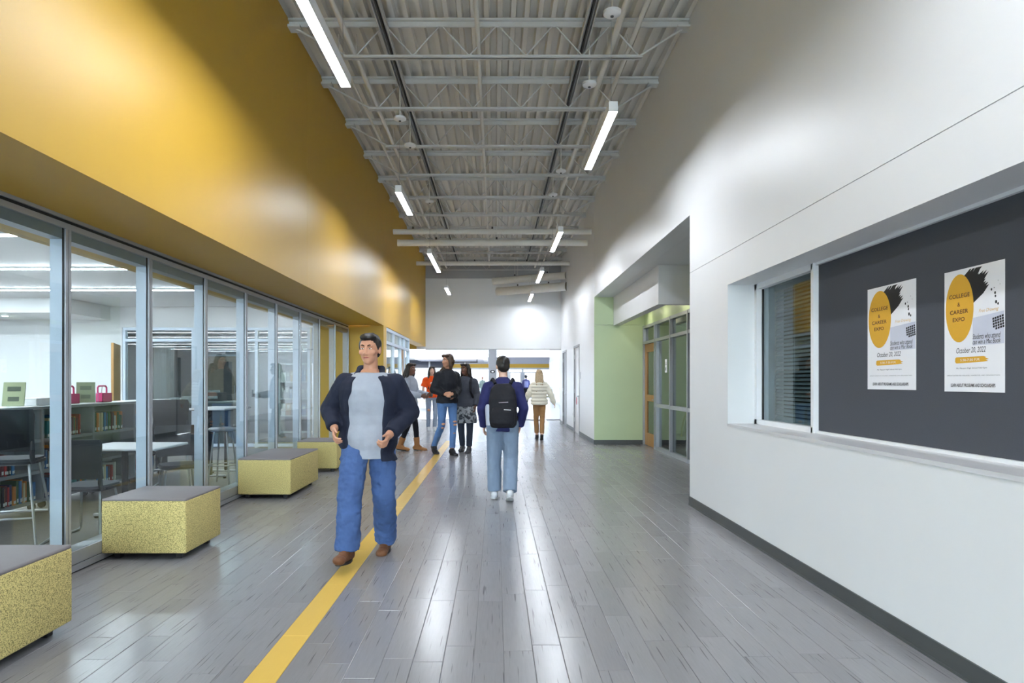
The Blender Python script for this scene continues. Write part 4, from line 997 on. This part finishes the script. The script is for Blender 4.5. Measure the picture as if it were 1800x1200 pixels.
class Fig:
    J0 = dict(head=(0, -.015, 1.63), neck=(0, .015, 1.47), shR=(-.168, .01, 1.375), shL=(.168, .01, 1.375), elR=(-.235, .03, 1.13), elL=(.235, .03, 1.13), wrR=(-.245, -.04, .88), wrL=(.245, -.04, .88),
              hipR=(-.09, 0, .92), hipL=(.09, 0, .92), knR=(-.095, -.02, .5), knL=(.095, -.02, .5), anR=(-.1, .02, .085), anL=(.1, .02, .085), pel=(0, 0, .95), footR=(0, -1, -.12), footL=(0, -1, -.12))
    def __init__(s, label, X, D, rz, H, skin, voxel, build=1.0, yaw=0, pitch=0, fem=False, **J):
        s.root = thing('person', label, 'person', (X, D, 0), rz); s.k = H / 1.75; s.vx = voxel; s.b = build; s.skin = SKIN[skin]; s.fem = fem
        s.J = {k: (Vector(v) if isinstance(v, tuple) else v) for k, v in {**Fig.J0, **J}.items()}
        s.R = Matrix.Rotation(yaw, 3, 'Z') @ Matrix.Rotation(pitch, 3, 'X')
        s.mk()
    def h(s, x, y, z): return s.J['head'] + s.R @ Vector((x, y, z))      # head space: face toward -y
    def torso(s, mb, g=0.0, z0=.88, z1=1.47, gy=None):
        gy = g if gy is None else gy; b = s.b; f = s.fem
        T = [(.84, .13, .10), (.90, .160, .112), (.96, .168 if f else .162, .115), (1.06, .135 if f else .148, .098), (1.13, .132 if f else .15, .098), (1.24, .150 if f else .165, .115), (1.32, .158 if f else .175, .112), (1.38, .145 if f else .165, .10), (1.425, .11, .085), (1.455, .078, .07), (1.48, .062, .058)]
        p = s.J['pel']; n = s.J['neck']; rs = []
        for z, rx, ry in T:
            if z < z0 - .03 or z > z1 + .02: continue
            t = min(max((z - .95) / .52, 0), 1); cx = p.x + (n.x - p.x) * t; cy = p.y + (n.y - p.y) * t
            rs.append((cx, cy, z, rx * b + g, ry * b + gy))
        mb.rings(rs); return rs
    def hand(s, mb, side):
        J = s.J; w_ = J['wr' + side]; e = J['el' + side]
        d = J.get('hd' + side, (w_ - e)); d = Vector(d).normalized(); sg = -1 if side == 'R' else 1
        n = J.get('hn' + side, Vector((-sg, 0, 0))); n = Vector(n); n = (n - d * n.dot(d)).normalized()     # palm normal
        lat = d.cross(n).normalized()
        if lat.y > 0: lat = -lat                                                                          # thumb side toward front
        c = w_ + d * .05
        for q in (-.026, -.009, .009, .026): mb.cap(w_ + lat * q * .7 + d * .005, w_ + d * .085 + lat * q, .0155, .0125, 10)
        cl = J.get('curl' + side, .5)
        for i, (q, L) in enumerate(((.030, .070), (.010, .080), (-.010, .075), (-.029, .058))):
            b0 = w_ + d * .088 + lat * q; d1 = (d * cos(cl * .6) + n * sin(cl * .6)).normalized(); d2 = (d * cos(cl * 1.5) + n * sin(cl * 1.5)).normalized(); d3 = (d * cos(cl * 2.2) + n * sin(cl * 2.2)).normalized()
            p1 = b0 + d1 * L * .45; p2 = p1 + d2 * L * .32; p3 = p2 + d3 * L * .23
            mb.cap(b0, p1, .0095, .0088, 10); mb.cap(p1, p2, .0088, .008, 10); mb.cap(p2, p3, .008, .007, 10)
        b0 = w_ + d * .025 + lat * .03; d1 = (d * .75 + lat * .55 + n * .25).normalized(); p1 = b0 + d1 * .045; d2 = (d * .9 + lat * .15 + n * .4).normalized()
        mb.cap(b0, p1, .0125, .0105, 10); mb.cap(p1, p1 + d2 * .032, .0105, .0085, 10)
    def mk(s):
        J = s.J; mb = MB(); s.torso(mb)
        mb.cap(J['neck'] + Vector((0, .0, -.02)), s.h(0, .02, -.04), .058 if not s.fem else .05, .052 if not s.fem else .046)
        fw = 1.0 if not s.fem else .94
        R = s.R
        mb.ell(s.h(0, .012, .03), (.076 * fw, .096, .092), R, 20, 14)
        mb.ell(s.h(0, -.028, -.03), (.060 * fw, .068, .078), R, 18, 12)
        mb.ell(s.h(0, -.052, -.075), (.036 * fw, .040, .036), R, 14, 10)                       # chin
        for q in (-1, 1):
            mb.ell(s.h(q * .040 * fw, -.060, -.018), (.026, .026, .024), R, 12, 8)             # cheek
            mb.ell(s.h(q * .077 * fw, .010, -.002), (.010, .022, .034), R, 12, 8)              # ear
            mb.ell(s.h(q * .028 * fw, -.074, .034), (.026, .014, .010), R, 12, 8)              # brow
            mb.ell(s.h(q * .012, -.098, -.028), (.010, .011, .009), R, 10, 6)                  # nostril
        mb.cap(s.h(0, -.084, .022), s.h(0, -.106, -.022), .0085, .0125, 10)                    # nose
        mb.ell(s.h(0, -.086, -.052), (.022, .010, .006), R, 12, 8); mb.ell(s.h(0, -.084, -.063), (.019, .010, .007), R, 12, 8)
        for sd in 'RL':
            a, e, w_ = J['sh' + sd], J['el' + sd], J['wr' + sd]
            mb.cap(J['neck'] + Vector((0, .01, -.05)), a, .045, .052 * s.b); mb.cap(a, e, .052 * s.b, .042 * s.b); mb.cap(e, w_, .043 * s.b, .029 * s.b)
            m_ = e.lerp(w_, .3); mb.ell(m_, (.044 * s.b, .044 * s.b, .06))
            s.hand(mb, sd)
            hp, k_, an = J['hip' + sd], J['kn' + sd], J['an' + sd]
            mb.cap(hp, k_, .083 * s.b, .056 * s.b); mb.cap(k_, an, .056 * s.b, .038); mb.ell(k_.lerp(an, .3) + Vector((0, .010, 0)), (.043, .043, .085))
            fd = J['foot' + sd].normalized(); mb.cap(an + Vector((0, 0, -.03)) - fd * .03, an + Vector((0, 0, -.045)) + fd * .13, .036, .03)
        s.body = remesh(mb, 'body', s.skin, s.root, s.vx, 3, s=s.k)
        k = s.k
        for q in (-1, 1):
            e = MB(); e.ell(s.h(q * .030 * fw, -.0755, .012) * k, (.0125 * k, .010 * k, .0050 * k), R, 14, 10); eo = e.build('eye', EYEW, s.root, True)
            e = MB(); e.ell(s.h(q * .030 * fw, -.083, .012) * k, (.0056 * k, .0030 * k, .0048 * k), R, 10, 8); e.build('iris', IRIS, eo, True)
            e = MB(); e.path([s.h(q * .012 * fw, -.089, .033) * k, s.h(q * .030 * fw, -.0875, .040) * k, s.h(q * .050 * fw, -.072, .033) * k], [.0035 * k, .0045 * k, .002 * k], 8); s.brow = e.build('eyebrow', IRIS, s.root, True)
        e = MB(); e.path([s.h(-.024, -.083, -.057) * k, s.h(-.008, -.0955, -.055) * k, s.h(.008, -.0955, -.055) * k, s.h(.024, -.083, -.057) * k], [.002 * k, .0055 * k, .0055 * k, .002 * k], 8); e.build('mouth', LIP, s.root, True)
    def pants(s, mat, hemz=.10, r=(.102, .078, .075), name='trousers', top=1.0, wr=(.006, 16, .6)):
        J = s.J; mb = MB(); s.torso(mb, .014, .84, top)
        for sd in 'RL':
            hp, k_, an = J['hip' + sd], J['kn' + sd], J['an' + sd]
            t = min(1.0, (k_.z - hemz) / max(k_.z - an.z, .05)) if k_.z > an.z + .05 else .9
            end = k_.lerp(an, t)
            mb.cap(hp, k_, r[0] * s.b, r[1] * s.b); mb.tube(k_, end, r[1] * s.b, r[2] * s.b, 18); mb.ell(hp + Vector((0, .02, .0)), (.10 * s.b, .115 * s.b, .12))
        return remesh(mb, name, mat, s.root, s.vx * 1.1, 5, wr, s=s.k)
    def topw(s, mat, g=.022, z0=.86, sleeve=1.0, sr=(.078, .064, .052), name='jacket', wr=(.006, 13, .8), collar=True, puff=None, hem=None, zt=1.475):
        J = s.J; mb = MB()
        if puff:
            p = J['pel']; n = J['neck']; z = z0; base = MB(); rr = s.torso(base, g, .84, 1.47)
            def at_(zz):
                for a, b in zip(rr[:-1], rr[1:]):
                    if a[2] <= zz <= b[2]:
                        t = (zz - a[2]) / (b[2] - a[2]); return [a[i] + (b[i] - a[i]) * t for i in range(5)]
                return list(rr[0] if zz < rr[0][2] else rr[-1])
            rs = []; n_ = 90
            for i in range(n_ + 1):
                zz = z0 + (1.47 - z0) * i / n_; c = at_(zz); bul = abs(sin(pi * (zz - z0) / puff)) ** .6 * .036 - .016
                ww = 1.0; rs.append((c[0], c[1], zz, c[3] + bul, c[4] + bul))
            mb.rings(rs)
            for sd in 'RL':
                a, e, w_ = J['sh' + sd], J['el' + sd], J['wr' + sd]; pts = []
                for p0, p1, r0, r1 in ((a, e, sr[0], sr[1]), (e, w_, sr[1], sr[2])):
                    L = (p1 - p0).length; m_ = max(2, int(L / puff))
                    for i in range(m_): mb.ell(p0.lerp(p1, (i + .5) / m_), (r0 + (r1 - r0) * i / m_,) * 2 + (puff * .72,), Vector((0, 0, 1)).rotation_difference((p1 - p0).normalized()).to_matrix())
                    mb.cap(p0, p1, r0 * .9, r1 * .9)
        else:
            rs = s.torso(mb, g, z0, zt)
            if z0 < rs[0][2]: 
                r0 = rs[0]; q = hem if hem else 1.02; mb.rings([(r0[0], r0[1], z0, r0[3] * q + .01, r0[4] * q + .01), (r0[0], r0[1], r0[2] + .05, r0[3] + .004, r0[4] + .004)])
            for sd in 'RL':
                a, e, w_ = J['sh' + sd], J['el' + sd], J['wr' + sd]
                mb.ell(a, (sr[0] * 1.0,) * 3); mb.cap(J['neck'] + Vector((0, .005, -.045)), a + Vector((0, 0, .01)), .052, sr[0] * .9)
                if sleeve >= 1: mb.cap(a, e, sr[0], sr[1]); mb.tube(e, e.lerp(w_, min(1.0, sleeve)), sr[1], sr[2], 16); mb.ell(e, (sr[1],) * 3)
                else: mb.tube(a, a.lerp(e, sleeve), sr[0], sr[1], 16)
        if collar:
            n = J['neck']; mb.rings([(n.x, n.y + .005, 1.43, .105, .09), (n.x, n.y, 1.475, .075, .072), (n.x, n.y, 1.50, .070, .068)], 24)
        return remesh(mb, name, mat, s.root, s.vx * 1.1, 4, wr, s=s.k)
    def shoes(s, mat, sole, boot=0, name='shoe'):
        k = s.k
        for sd in 'RL':
            an = s.J['an' + sd]; fd = s.J['foot' + sd].normalized(); mb = MB(); hl = an + Vector((0, 0, -.04)) - fd * .045; toe = an + Vector((0, 0, -.05)) + fd * .165
            mid = hl.lerp(toe, .5)
            R = Vector((0, -1, 0)).rotation_difference(fd).to_matrix()
            mb.ell(hl + Vector((0, 0, .005)), (.043, .05, .05), R); mb.ell(toe, (.048, .055, .036), R); mb.cap(hl + Vector((0, 0, 0)), toe - fd * .03, .044, .042); mb.cap(an + Vector((0, 0, .0)), an + fd * .06 + Vector((0, 0, -.02)), .046, .042)
            if boot: mb.tube(an + Vector((0, 0, -.02)), an.lerp(s.J['kn' + sd], boot), .052, .062, 16)
            o = remesh(mb, name, mat, s.root, min(s.vx, .007), 3, s=k)
            so = MB(); n_ = 20; poly = [((.05 if cos(2 * pi * i / n_) > 0 else .044) * sin(2 * pi * i / n_), .135 * cos(2 * pi * i / n_)) for i in range(n_)]
            pts = [[mid + R @ Vector((a, -b, 0)) + (R @ Vector((0, 0, zz))) for a, b in poly] for zz in (-.042, -.022)]
            so.add([p * k for p in pts[0] + pts[1]], [tuple(range(n_ - 1, -1, -1)), tuple(range(n_, 2 * n_))] + [(i, (i + 1) % n_, (i + 1) % n_ + n_, i + n_) for i in range(n_)])
            so.build('sole', sole, o)
    def hair(s, mat, kind, length=.3, name='hair', front=True):
        mb = MB(); R = s.R
        mb.ell(s.h(0, .024, .046), (.084, .096, .086), R, 22, 14); mb.ell(s.h(0, .058, .0), (.076, .062, .075), R, 18, 12)
        if kind == 'short':
            mb.ell(s.h(0, -.035, .098), (.066, .055, .032), R, 18, 12)
            for q in (-1, 1): mb.ell(s.h(q * .070, .01, .03), (.014, .04, .045), R, 12, 8)
        elif kind == 'curly':
            r = random.Random(4)
            for i in range(40):
                a = r.uniform(0, 2 * pi); b = r.uniform(.0, 1.0); mb.ell(s.h(.085 * cos(a) * (1 - b * .4), .03 + .09 * sin(a) * (1 - b * .4), .03 + .10 * b), (.026,) * 3, None, 8, 6)
        else:
            p = s.h(0, .05, 0); N = s.J['neck']
            for q in (-.05, -.017, .017, .05):
                b0 = s.h(q, .07, .0); b1 = N + Vector((q * 1.25, .105, -.02)); b2 = N + Vector((q * 1.45, .125, .12 - length)); mb.cap(b0, b1, .042, .042); mb.cap(b1, b2, .042, .022)
            for q in (-1, 1):
                b0 = s.h(q * .068, -.002, .045); b1 = s.h(q * .086, .005, -.08); b2 = N + Vector((q * .10, -.10 if front else .06, .10 - length)); mb.cap(b0, b1, .024, .030); mb.cap(b1, b2, .030, .018)
                mb.ell(s.h(q * .036, -.045, .092), (.045, .05, .03), R)
        return remesh(mb, name, mat, s.root, min(s.vx, .008), 3, (.004, 40, .25), s=s.k)
    def part(s, mb, name, mat, voxel=None, label=None, smooth=True, wr=None):
        if voxel: return remesh(mb, name, mat, s.root, voxel, 4, wr, label, s.k)
        mb.v = [(x * s.k, y * s.k, z * s.k) for x, y, z in mb.v]; return mb.build(name, mat, s.root, smooth, label)
V = Vector
SOLE = M('shoe_sole', (40, 36, 34), .7); SOLEW = M('white_sole', (224, 224, 226), .6)
NAVYJ = cloth('dark_navy_shell', (34, 38, 54), .4, 8); GREYS = cloth('light_grey_jersey', (158, 162, 172), .3, 7); JEAN = cloth('blue_denim', (70, 94, 140), .5, 12, ns=(4.5, .45)); JEANL = cloth('pale_denim', (126, 142, 164), .4, 10, ns=(9, .15))
BROWN = cloth('brown_leather', (112, 74, 50), .2, 30, .55); HBLK = hairm('hair_black', (34, 28, 26)); HBRN = hairm('hair_brown', (92, 66, 48)); HBLD = hairm('hair_blond', (212, 184, 146)); HDK = hairm('hair_dark_brown', (52, 38, 32))

# --- man striding toward the viewer (jacket open over a light grey shirt)
m = Fig('man striding forward in an open dark navy jacket, light grey shirt and blue jeans', -1.0, 5.12, 0, 1.77, 'tan', .0055, 1.08, yaw=radians(-8), pitch=radians(4),
        head=(.02, -.05, 1.63), neck=(.02, -.01, 1.47), shR=(-.175, .0, 1.375), shL=(.205, -.01, 1.37), elR=(-.315, .07, 1.17), elL=(.315, .06, 1.15), wrR=(-.235, -.12, 1.03), wrL=(.19, -.19, .985),
        hdR=(.12, -.5, -.55), hdL=(-.10, -.62, -.45), curlR=.75, curlL=1.0, hnR=(1, .2, .1), hnL=(-1, .1, .3),
        hipR=(-.09, -.02, .92), hipL=(.10, .02, .92), knR=(-.10, -.20, .52), knL=(.115, .02, .50), anR=(-.115, -.22, .135), anL=(.085, .31, .085), footR=(-.12, -1, .10), footL=(-.05, -1, -.12))
m.pants(JEAN, .10, (.104, .084, .084), 'jeans', 1.0, (.009, 14, 1.3))
m.topw(GREYS, .036, .80, .5, (.07, .066, .06), 'shirt', (.006, 9, .7), False, hem=1.0, zt=1.436)
mb = MB()                                                     # jacket body: thick shell open at the front
rs = []; tb_ = MB(); T = m.torso(tb_, .056, .84, 1.45); T = [(T[0][0], T[0][1], .78, T[0][3] + .03, T[0][4] + .03)] + T[:-1]
n_ = 30; op = []
for k, (cx, cy, cz, rx, ry) in enumerate(T):
    gap = radians(38 if cz < 1.3 else 30); row = []
    for i in range(n_ + 1):
        a = -pi / 2 + gap + (2 * pi - 2 * gap) * i / n_
        row.append((cx + rx * cos(a), cy + ry * sin(a), cz))
    inn = [(cx + (x - cx) * (1 - .030 / rx), cy + (y - cy) * (1 - .030 / ry), z) for x, y, z in row]
    op.append(row + inn[::-1])
Lr = 2 * (n_ + 1); vs = [p for r_ in op for p in r_]; fs = []
for k in range(len(op) - 1):
    for i in range(Lr): fs.append((k * Lr + i, k * Lr + (i + 1) % Lr, (k + 1) * Lr + (i + 1) % Lr, (k + 1) * Lr + i))
for k in (0, len(op) - 1):
    for i in range(n_): fs.append((k * Lr + i, k * Lr + i + 1, k * Lr + Lr - 2 - i, k * Lr + Lr - 1 - i))
mb.add(vs, fs)
N_ = m.J['neck']
for sd in 'RL':
    a, e, w_ = m.J['sh' + sd], m.J['el' + sd], m.J['wr' + sd]
    mb.ell(a, (.083,) * 3); mb.cap(N_ + Vector((0, .01, -.05)), a, .05, .078); mb.cap(a, e, .083, .078); mb.tube(e, e.lerp(w_, .93), .078, .058, 18)
N = m.J['neck']
for q in (-1, 1): mb.path([(N.x + q * .03, N.y + .075, 1.49), (N.x + q * .085, N.y + .02, 1.485), (N.x + q * .10, N.y - .07, 1.42), (N.x + q * .115, N.y - .115, 1.30)], [.022, .026, .024, .014], 10)
m.part(mb, 'jacket', NAVYJ, .007, wr=(.010, 9, .9))
m.shoes(BROWN, SOLE); m.hair(HBLK, 'short')

# --- student with black backpack walking away
b = Fig('student walking away in a blue sweater and pale jeans wearing a large black backpack', .085, 7.72, pi, 1.70, 'light', .0065, 1.02, yaw=radians(12),
        shR=(-.172, .0, 1.37), shL=(.172, .0, 1.37), elR=(-.255, .05, 1.12), wrR=(-.215, -.06, .905), elL=(.255, .04, 1.12), wrL=(.235, -.10, .90),
        anR=(-.085, .16, .13), knR=(-.10, -.03, .5), footR=(0, -1, -.45), anL=(.10, -.10, .085), knL=(.105, -.09, .5))
b.pants(JEANL, .10, (.108, .088, .082), 'jeans', 1.02)
SWB = cloth('blue_sweater', (46, 48, 94), .3, 9); b.topw(SWB, .022, .84, 1.0, (.078, .06, .05), 'sweater', (.006, 12, .8))
b.shoes(M('white_leather', (214, 216, 220), .5), SOLEW); b.hair(HBLK, 'short')
BPK = cloth('black_nylon', (30, 30, 36), .25, 12, .7)
mb = MB(); mb.rings([(0, .24, .90, .13, .09), (0, .245, .94, .165, .115), (0, .25, 1.08, .17, .13), (0, .24, 1.24, .165, .115), (0, .215, 1.36, .14, .09), (0, .20, 1.42, .09, .06)]); b.part(mb, 'backpack', BPK, .009, wr=(.006, 12, .8))
bp_ = b.root.children[-1]
mb = MB(); mb.rings([(0, .33, .92, .11, .05), (0, .345, .96, .14, .07), (0, .345, 1.08, .14, .07), (0, .335, 1.14, .12, .055)]); o = b.part(mb, 'front_pocket', BPK, .009, wr=(.004, 14, .8)); o.parent = bp_
mb = MB().box(-.055, .03, .385, .40, 1.19, 1.20).box(-.07, .07, .40, .415, 1.105, 1.115); mb2 = MB().path([(-.06, .375, 1.205), (.05, .375, 1.20)], .006, 6); o = b.part(mb2, 'zip', M('zip_grey', (150, 140, 150), .4)); o.parent = bp_
mb2 = MB().path([(-.09, .412, 1.115), (-.01, .418, 1.12)], .005, 6); o = b.part(mb2, 'zip_pull', WHITEMETAL); o.parent = bp_
for q in (-1, 1):
    mb = MB().path([(q * .09, .16, 1.42), (q * .12, .08, 1.475), (q * .135, -.04, 1.455), (q * .135, -.135, 1.30), (q * .15, -.12, 1.12), (q * .17, .05, 1.0), (q * .15, .2, .97)], .02, 8); o = b.part(mb, 'shoulder_strap', BPK); o.parent = bp_
mb = MB().tube((.165, .26, .93), (.175, .26, 1.13), .036).lathe([(.036, 0), (.03, .03), (.018, .045), (0, .045)], (.175, .26, 1.13)); o = b.part(mb, 'water_bottle', M('bottle_grey', (170, 176, 190), .35)); o.parent = bp_

# --- woman in white puffer walking away
w1 = Fig('woman with long blond hair walking away in a cream puffer jacket and tan trousers', 1.07, 15.9, pi, 1.70, 'light', .011, .95, fem=True,
         shR=(-.15, .0, 1.365), shL=(.15, .0, 1.365), elR=(-.27, .06, 1.16), wrR=(-.36, .02, .93), elL=(.25, -.02, 1.16), wrL=(.33, -.10, 1.02), anR=(-.055, .12, .10), anL=(.05, -.12, .085), knR=(-.075, -.02, .5), knL=(.075, -.10, .5), hipR=(-.08, 0, .92), hipL=(.08, 0, .92), footR=(0, -1, -.5))
w1.pants(cloth('tan_twill', (164, 124, 84), .3, 10), .15, (.098, .07, .062), 'trousers')
w1.topw(M('cream_nylon', (228, 222, 206), .5, noise=(10, .05)), .052, .86, 1.0, (.092, .085, .066), 'puffer_jacket', None, True, puff=.085)
w1.shoes(M('black_shoe', (26, 24, 26), .5), SOLE); w1.hair(HBLD, 'long', .42, front=False)

# --- tall girl in black jacket and ripped jeans, looking back
g1 = Fig('tall girl in a black jacket and ripped blue jeans turning her head, long brown hair', -.93, 12.55, radians(25), 1.93, 'tan', .0085, .92, yaw=radians(-75), fem=True,
         neck=(0, .0, 1.47), shR=(-.152, .0, 1.37), shL=(.152, .01, 1.37), elR=(-.235, .02, 1.14), wrR=(-.13, -.22, 1.06), elL=(.22, .05, 1.14), wrL=(.04, -.24, 1.03), hdR=(.6, -.6, .1), hdL=(-.8, -.4, .1),
         anR=(-.14, .30, .13), knR=(-.10, .02, .5), footR=(0, -1, -.4), anL=(.06, -.08, .085), knL=(.09, -.06, .5))
g1.pants(cloth('mid_denim', (92, 126, 176), .35, 10, ns=(8, .22)), .12, (.098, .068, .056), 'ripped_jeans')
BLKJ = cloth('black_jacket_fabric', (32, 33, 40), .45, 8, .6); g1.topw(BLKJ, .045, .90, 1.0, (.09, .08, .058), 'jacket', (.010, 9, .8))
g1.shoes(M('black_shoe', (26, 24, 26), .5), SOLE); g1.hair(HBRN, 'long', .36, front=False)
for (p, q) in (((.09, -.135, .58), (.036, .012, .018)), ((.095, -.135, .525), (.034, .012, .016)), ((-.10, -.07, .54), (.034, .014, .022)), ((-.105, -.045, .47), (.028, .014, .016)), ((.08, -.128, .38), (.022, .01, .012))):
    mb = MB().ell(p, q, None, 14, 8); g1.part(mb, 'jeans_tear', SKIN['tan'], label='torn opening showing skin')
mb = MB().bbox(-.05, .05, -.30, -.285, 1.0, 1.13, .006, 1); g1.part(mb, 'phone', BLACKPL)

# --- girl with backpack beside her, jacket tied at the waist
g2 = Fig('girl in dark grey hoodie with a grey camouflage jacket tied round her waist', -.60, 12.98, radians(-12), 1.77, 'deep', .009, .95, yaw=radians(-20), fem=True,
         elL=(.22, .05, 1.14), wrL=(.22, -.06, .92), anR=(-.10, .16, .10), knR=(-.09, .0, .5), anL=(.09, -.06, .085))
g2.pants(cloth('charcoal_denim', (50, 56, 70), .3, 10), .12, (.10, .072, .06), 'trousers')
g2.topw(cloth('charcoal_fleece', (72, 74, 84), .3, 9), .035, .90, 1.0, (.085, .075, .055), 'hoodie', (.007, 10, .8)); g2.shoes(M('grey_slide', (70, 70, 76), .6), SOLE); g2.hair(HDK, 'long', .2, front=False)
mb = MB().rings([(.02, -.01, .58, .20, .14), (.02, -.01, .72, .205, .145), (.01, 0, .90, .19, .135), (0, 0, .97, .172, .125)]); g2.part(mb, 'tied_jacket', speckle_mat('camouflage', (150, 152, 156), (60, 62, 68), 16), .011, wr=(.018, 8, .5))
mb = MB().rings([(-.02, .24, .95, .15, .10), (-.02, .25, 1.1, .16, .12), (-.02, .24, 1.3, .15, .10), (-.02, .21, 1.42, .09, .06)]); g2.part(mb, 'backpack', BPK, .011)
for q in (-1, 1): mb = MB().path([(q * .10, .14, 1.43), (q * .12, .04, 1.475), (q * .13, -.12, 1.38), (q * .14, -.15, 1.2), (q * .17, .02, 1.02)], .022, 8); g2.part(mb, 'shoulder_strap', BPK)

# --- girl in orange shirt
g3 = Fig('girl in an orange shirt and ripped pale jeans facing the viewer, long black hair', -1.84, 18.8, radians(14), 1.84, 'light', .0115, .88, fem=True,
         elR=(-.23, .02, 1.17), wrR=(-.25, -.14, .98), elL=(.22, .03, 1.16), wrL=(.10, -.20, 1.12), anR=(-.09, .06, .085), anL=(.07, -.05, .085))
g3.pants(cloth('washed_grey_denim', (140, 152, 170), .3, 10), .10, (.098, .07, .062), 'ripped_jeans'); g3.topw(cloth('orange_cotton', (232, 84, 28), .3, 9), .03, .92, .85, (.085, .085, .08), 'shirt', (.007, 9, .8))
g3.shoes(M('white_leather', (214, 216, 220), .5), SOLEW); g3.hair(HBLK, 'long', .42)
mb = MB().ell((-.095, -.085, .56), (.045, .02, .035), None, 12, 8); g3.part(mb, 'jeans_tear', SKIN['tan'], label='torn opening at the knee')
mb = MB().box(-.06, .06, -.163, -.158, 1.305, 1.32).box(-.07, .05, -.163, -.158, 1.275, 1.29); g3.part(mb, 'shirt_print', PWHT)

# --- girl in boots, partly hidden behind the striding man
g4 = Fig('girl in black leggings and tan boots, half hidden behind the striding man', -1.74, 13.3, radians(75), 1.78, 'deep', .009, .92, fem=True, yaw=radians(-20),
         elL=(.215, -.04, 1.15), wrL=(.14, -.32, 1.12), elR=(-.215, .0, 1.15), wrR=(-.12, -.28, 1.10), anL=(.07, -.12, .085), anR=(-.07, .20, .10), knR=(-.08, .02, .5), knL=(.08, -.08, .5))
g4.pants(cloth('black_leggings', (28, 28, 34), .2, 10), .12, (.092, .062, .05), 'leggings'); g4.topw(cloth('grey_sweatshirt', (158, 164, 176), .3, 9), .032, .84, 1.0, (.082, .072, .055), 'sweatshirt', (.007, 10, .8))
g4.shoes(M('tan_suede', (156, 106, 62), .8), SOLE, .42, 'boot'); g4.hair(HDK, 'long', .36, front=False)
mb = MB().bbox(-.03, .045, -.46, -.445, 1.08, 1.22, .005, 1); g4.part(mb, 'phone', BLACKPL)

# --- far figures in the lobby
p1 = Fig('distant person in a red cap and pale green clothes standing by the bright lobby windows', -1.09, 54.0, 0, 1.82, 'light', .022, 1.0)
p1.pants(cloth('pale_teal', (166, 190, 190), .2, 9), .1); p1.topw(cloth('pale_sage', (176, 196, 190), .2, 9), .03); p1.shoes(SOLEW, SOLE); p1.hair(M('red_cap', (204, 40, 60), .7), 'short', name='cap')
p2 = Fig('distant student with curly dark hair and a lilac backpack walking toward the lobby doors', 2.12, 45.2, pi, 1.86, 'deep', .02, .95, anR=(-.09, .12, .1), anL=(.09, -.1, .085))
p2.pants(cloth('black_leggings', (28, 28, 34)), .1); p2.topw(cloth('indigo_jacket', (84, 86, 134), .2, 9), .05, .90); p2.shoes(M('black_shoe', (26, 24, 26)), SOLE); p2.hair(HBLK, 'curly')
mb = MB().rings([(0, .22, .98, .13, .08), (0, .23, 1.15, .14, .10), (0, .21, 1.36, .12, .08)]); p2.part(mb, 'backpack', cloth('lilac_nylon', (140, 144, 190), .2, 9), .02)
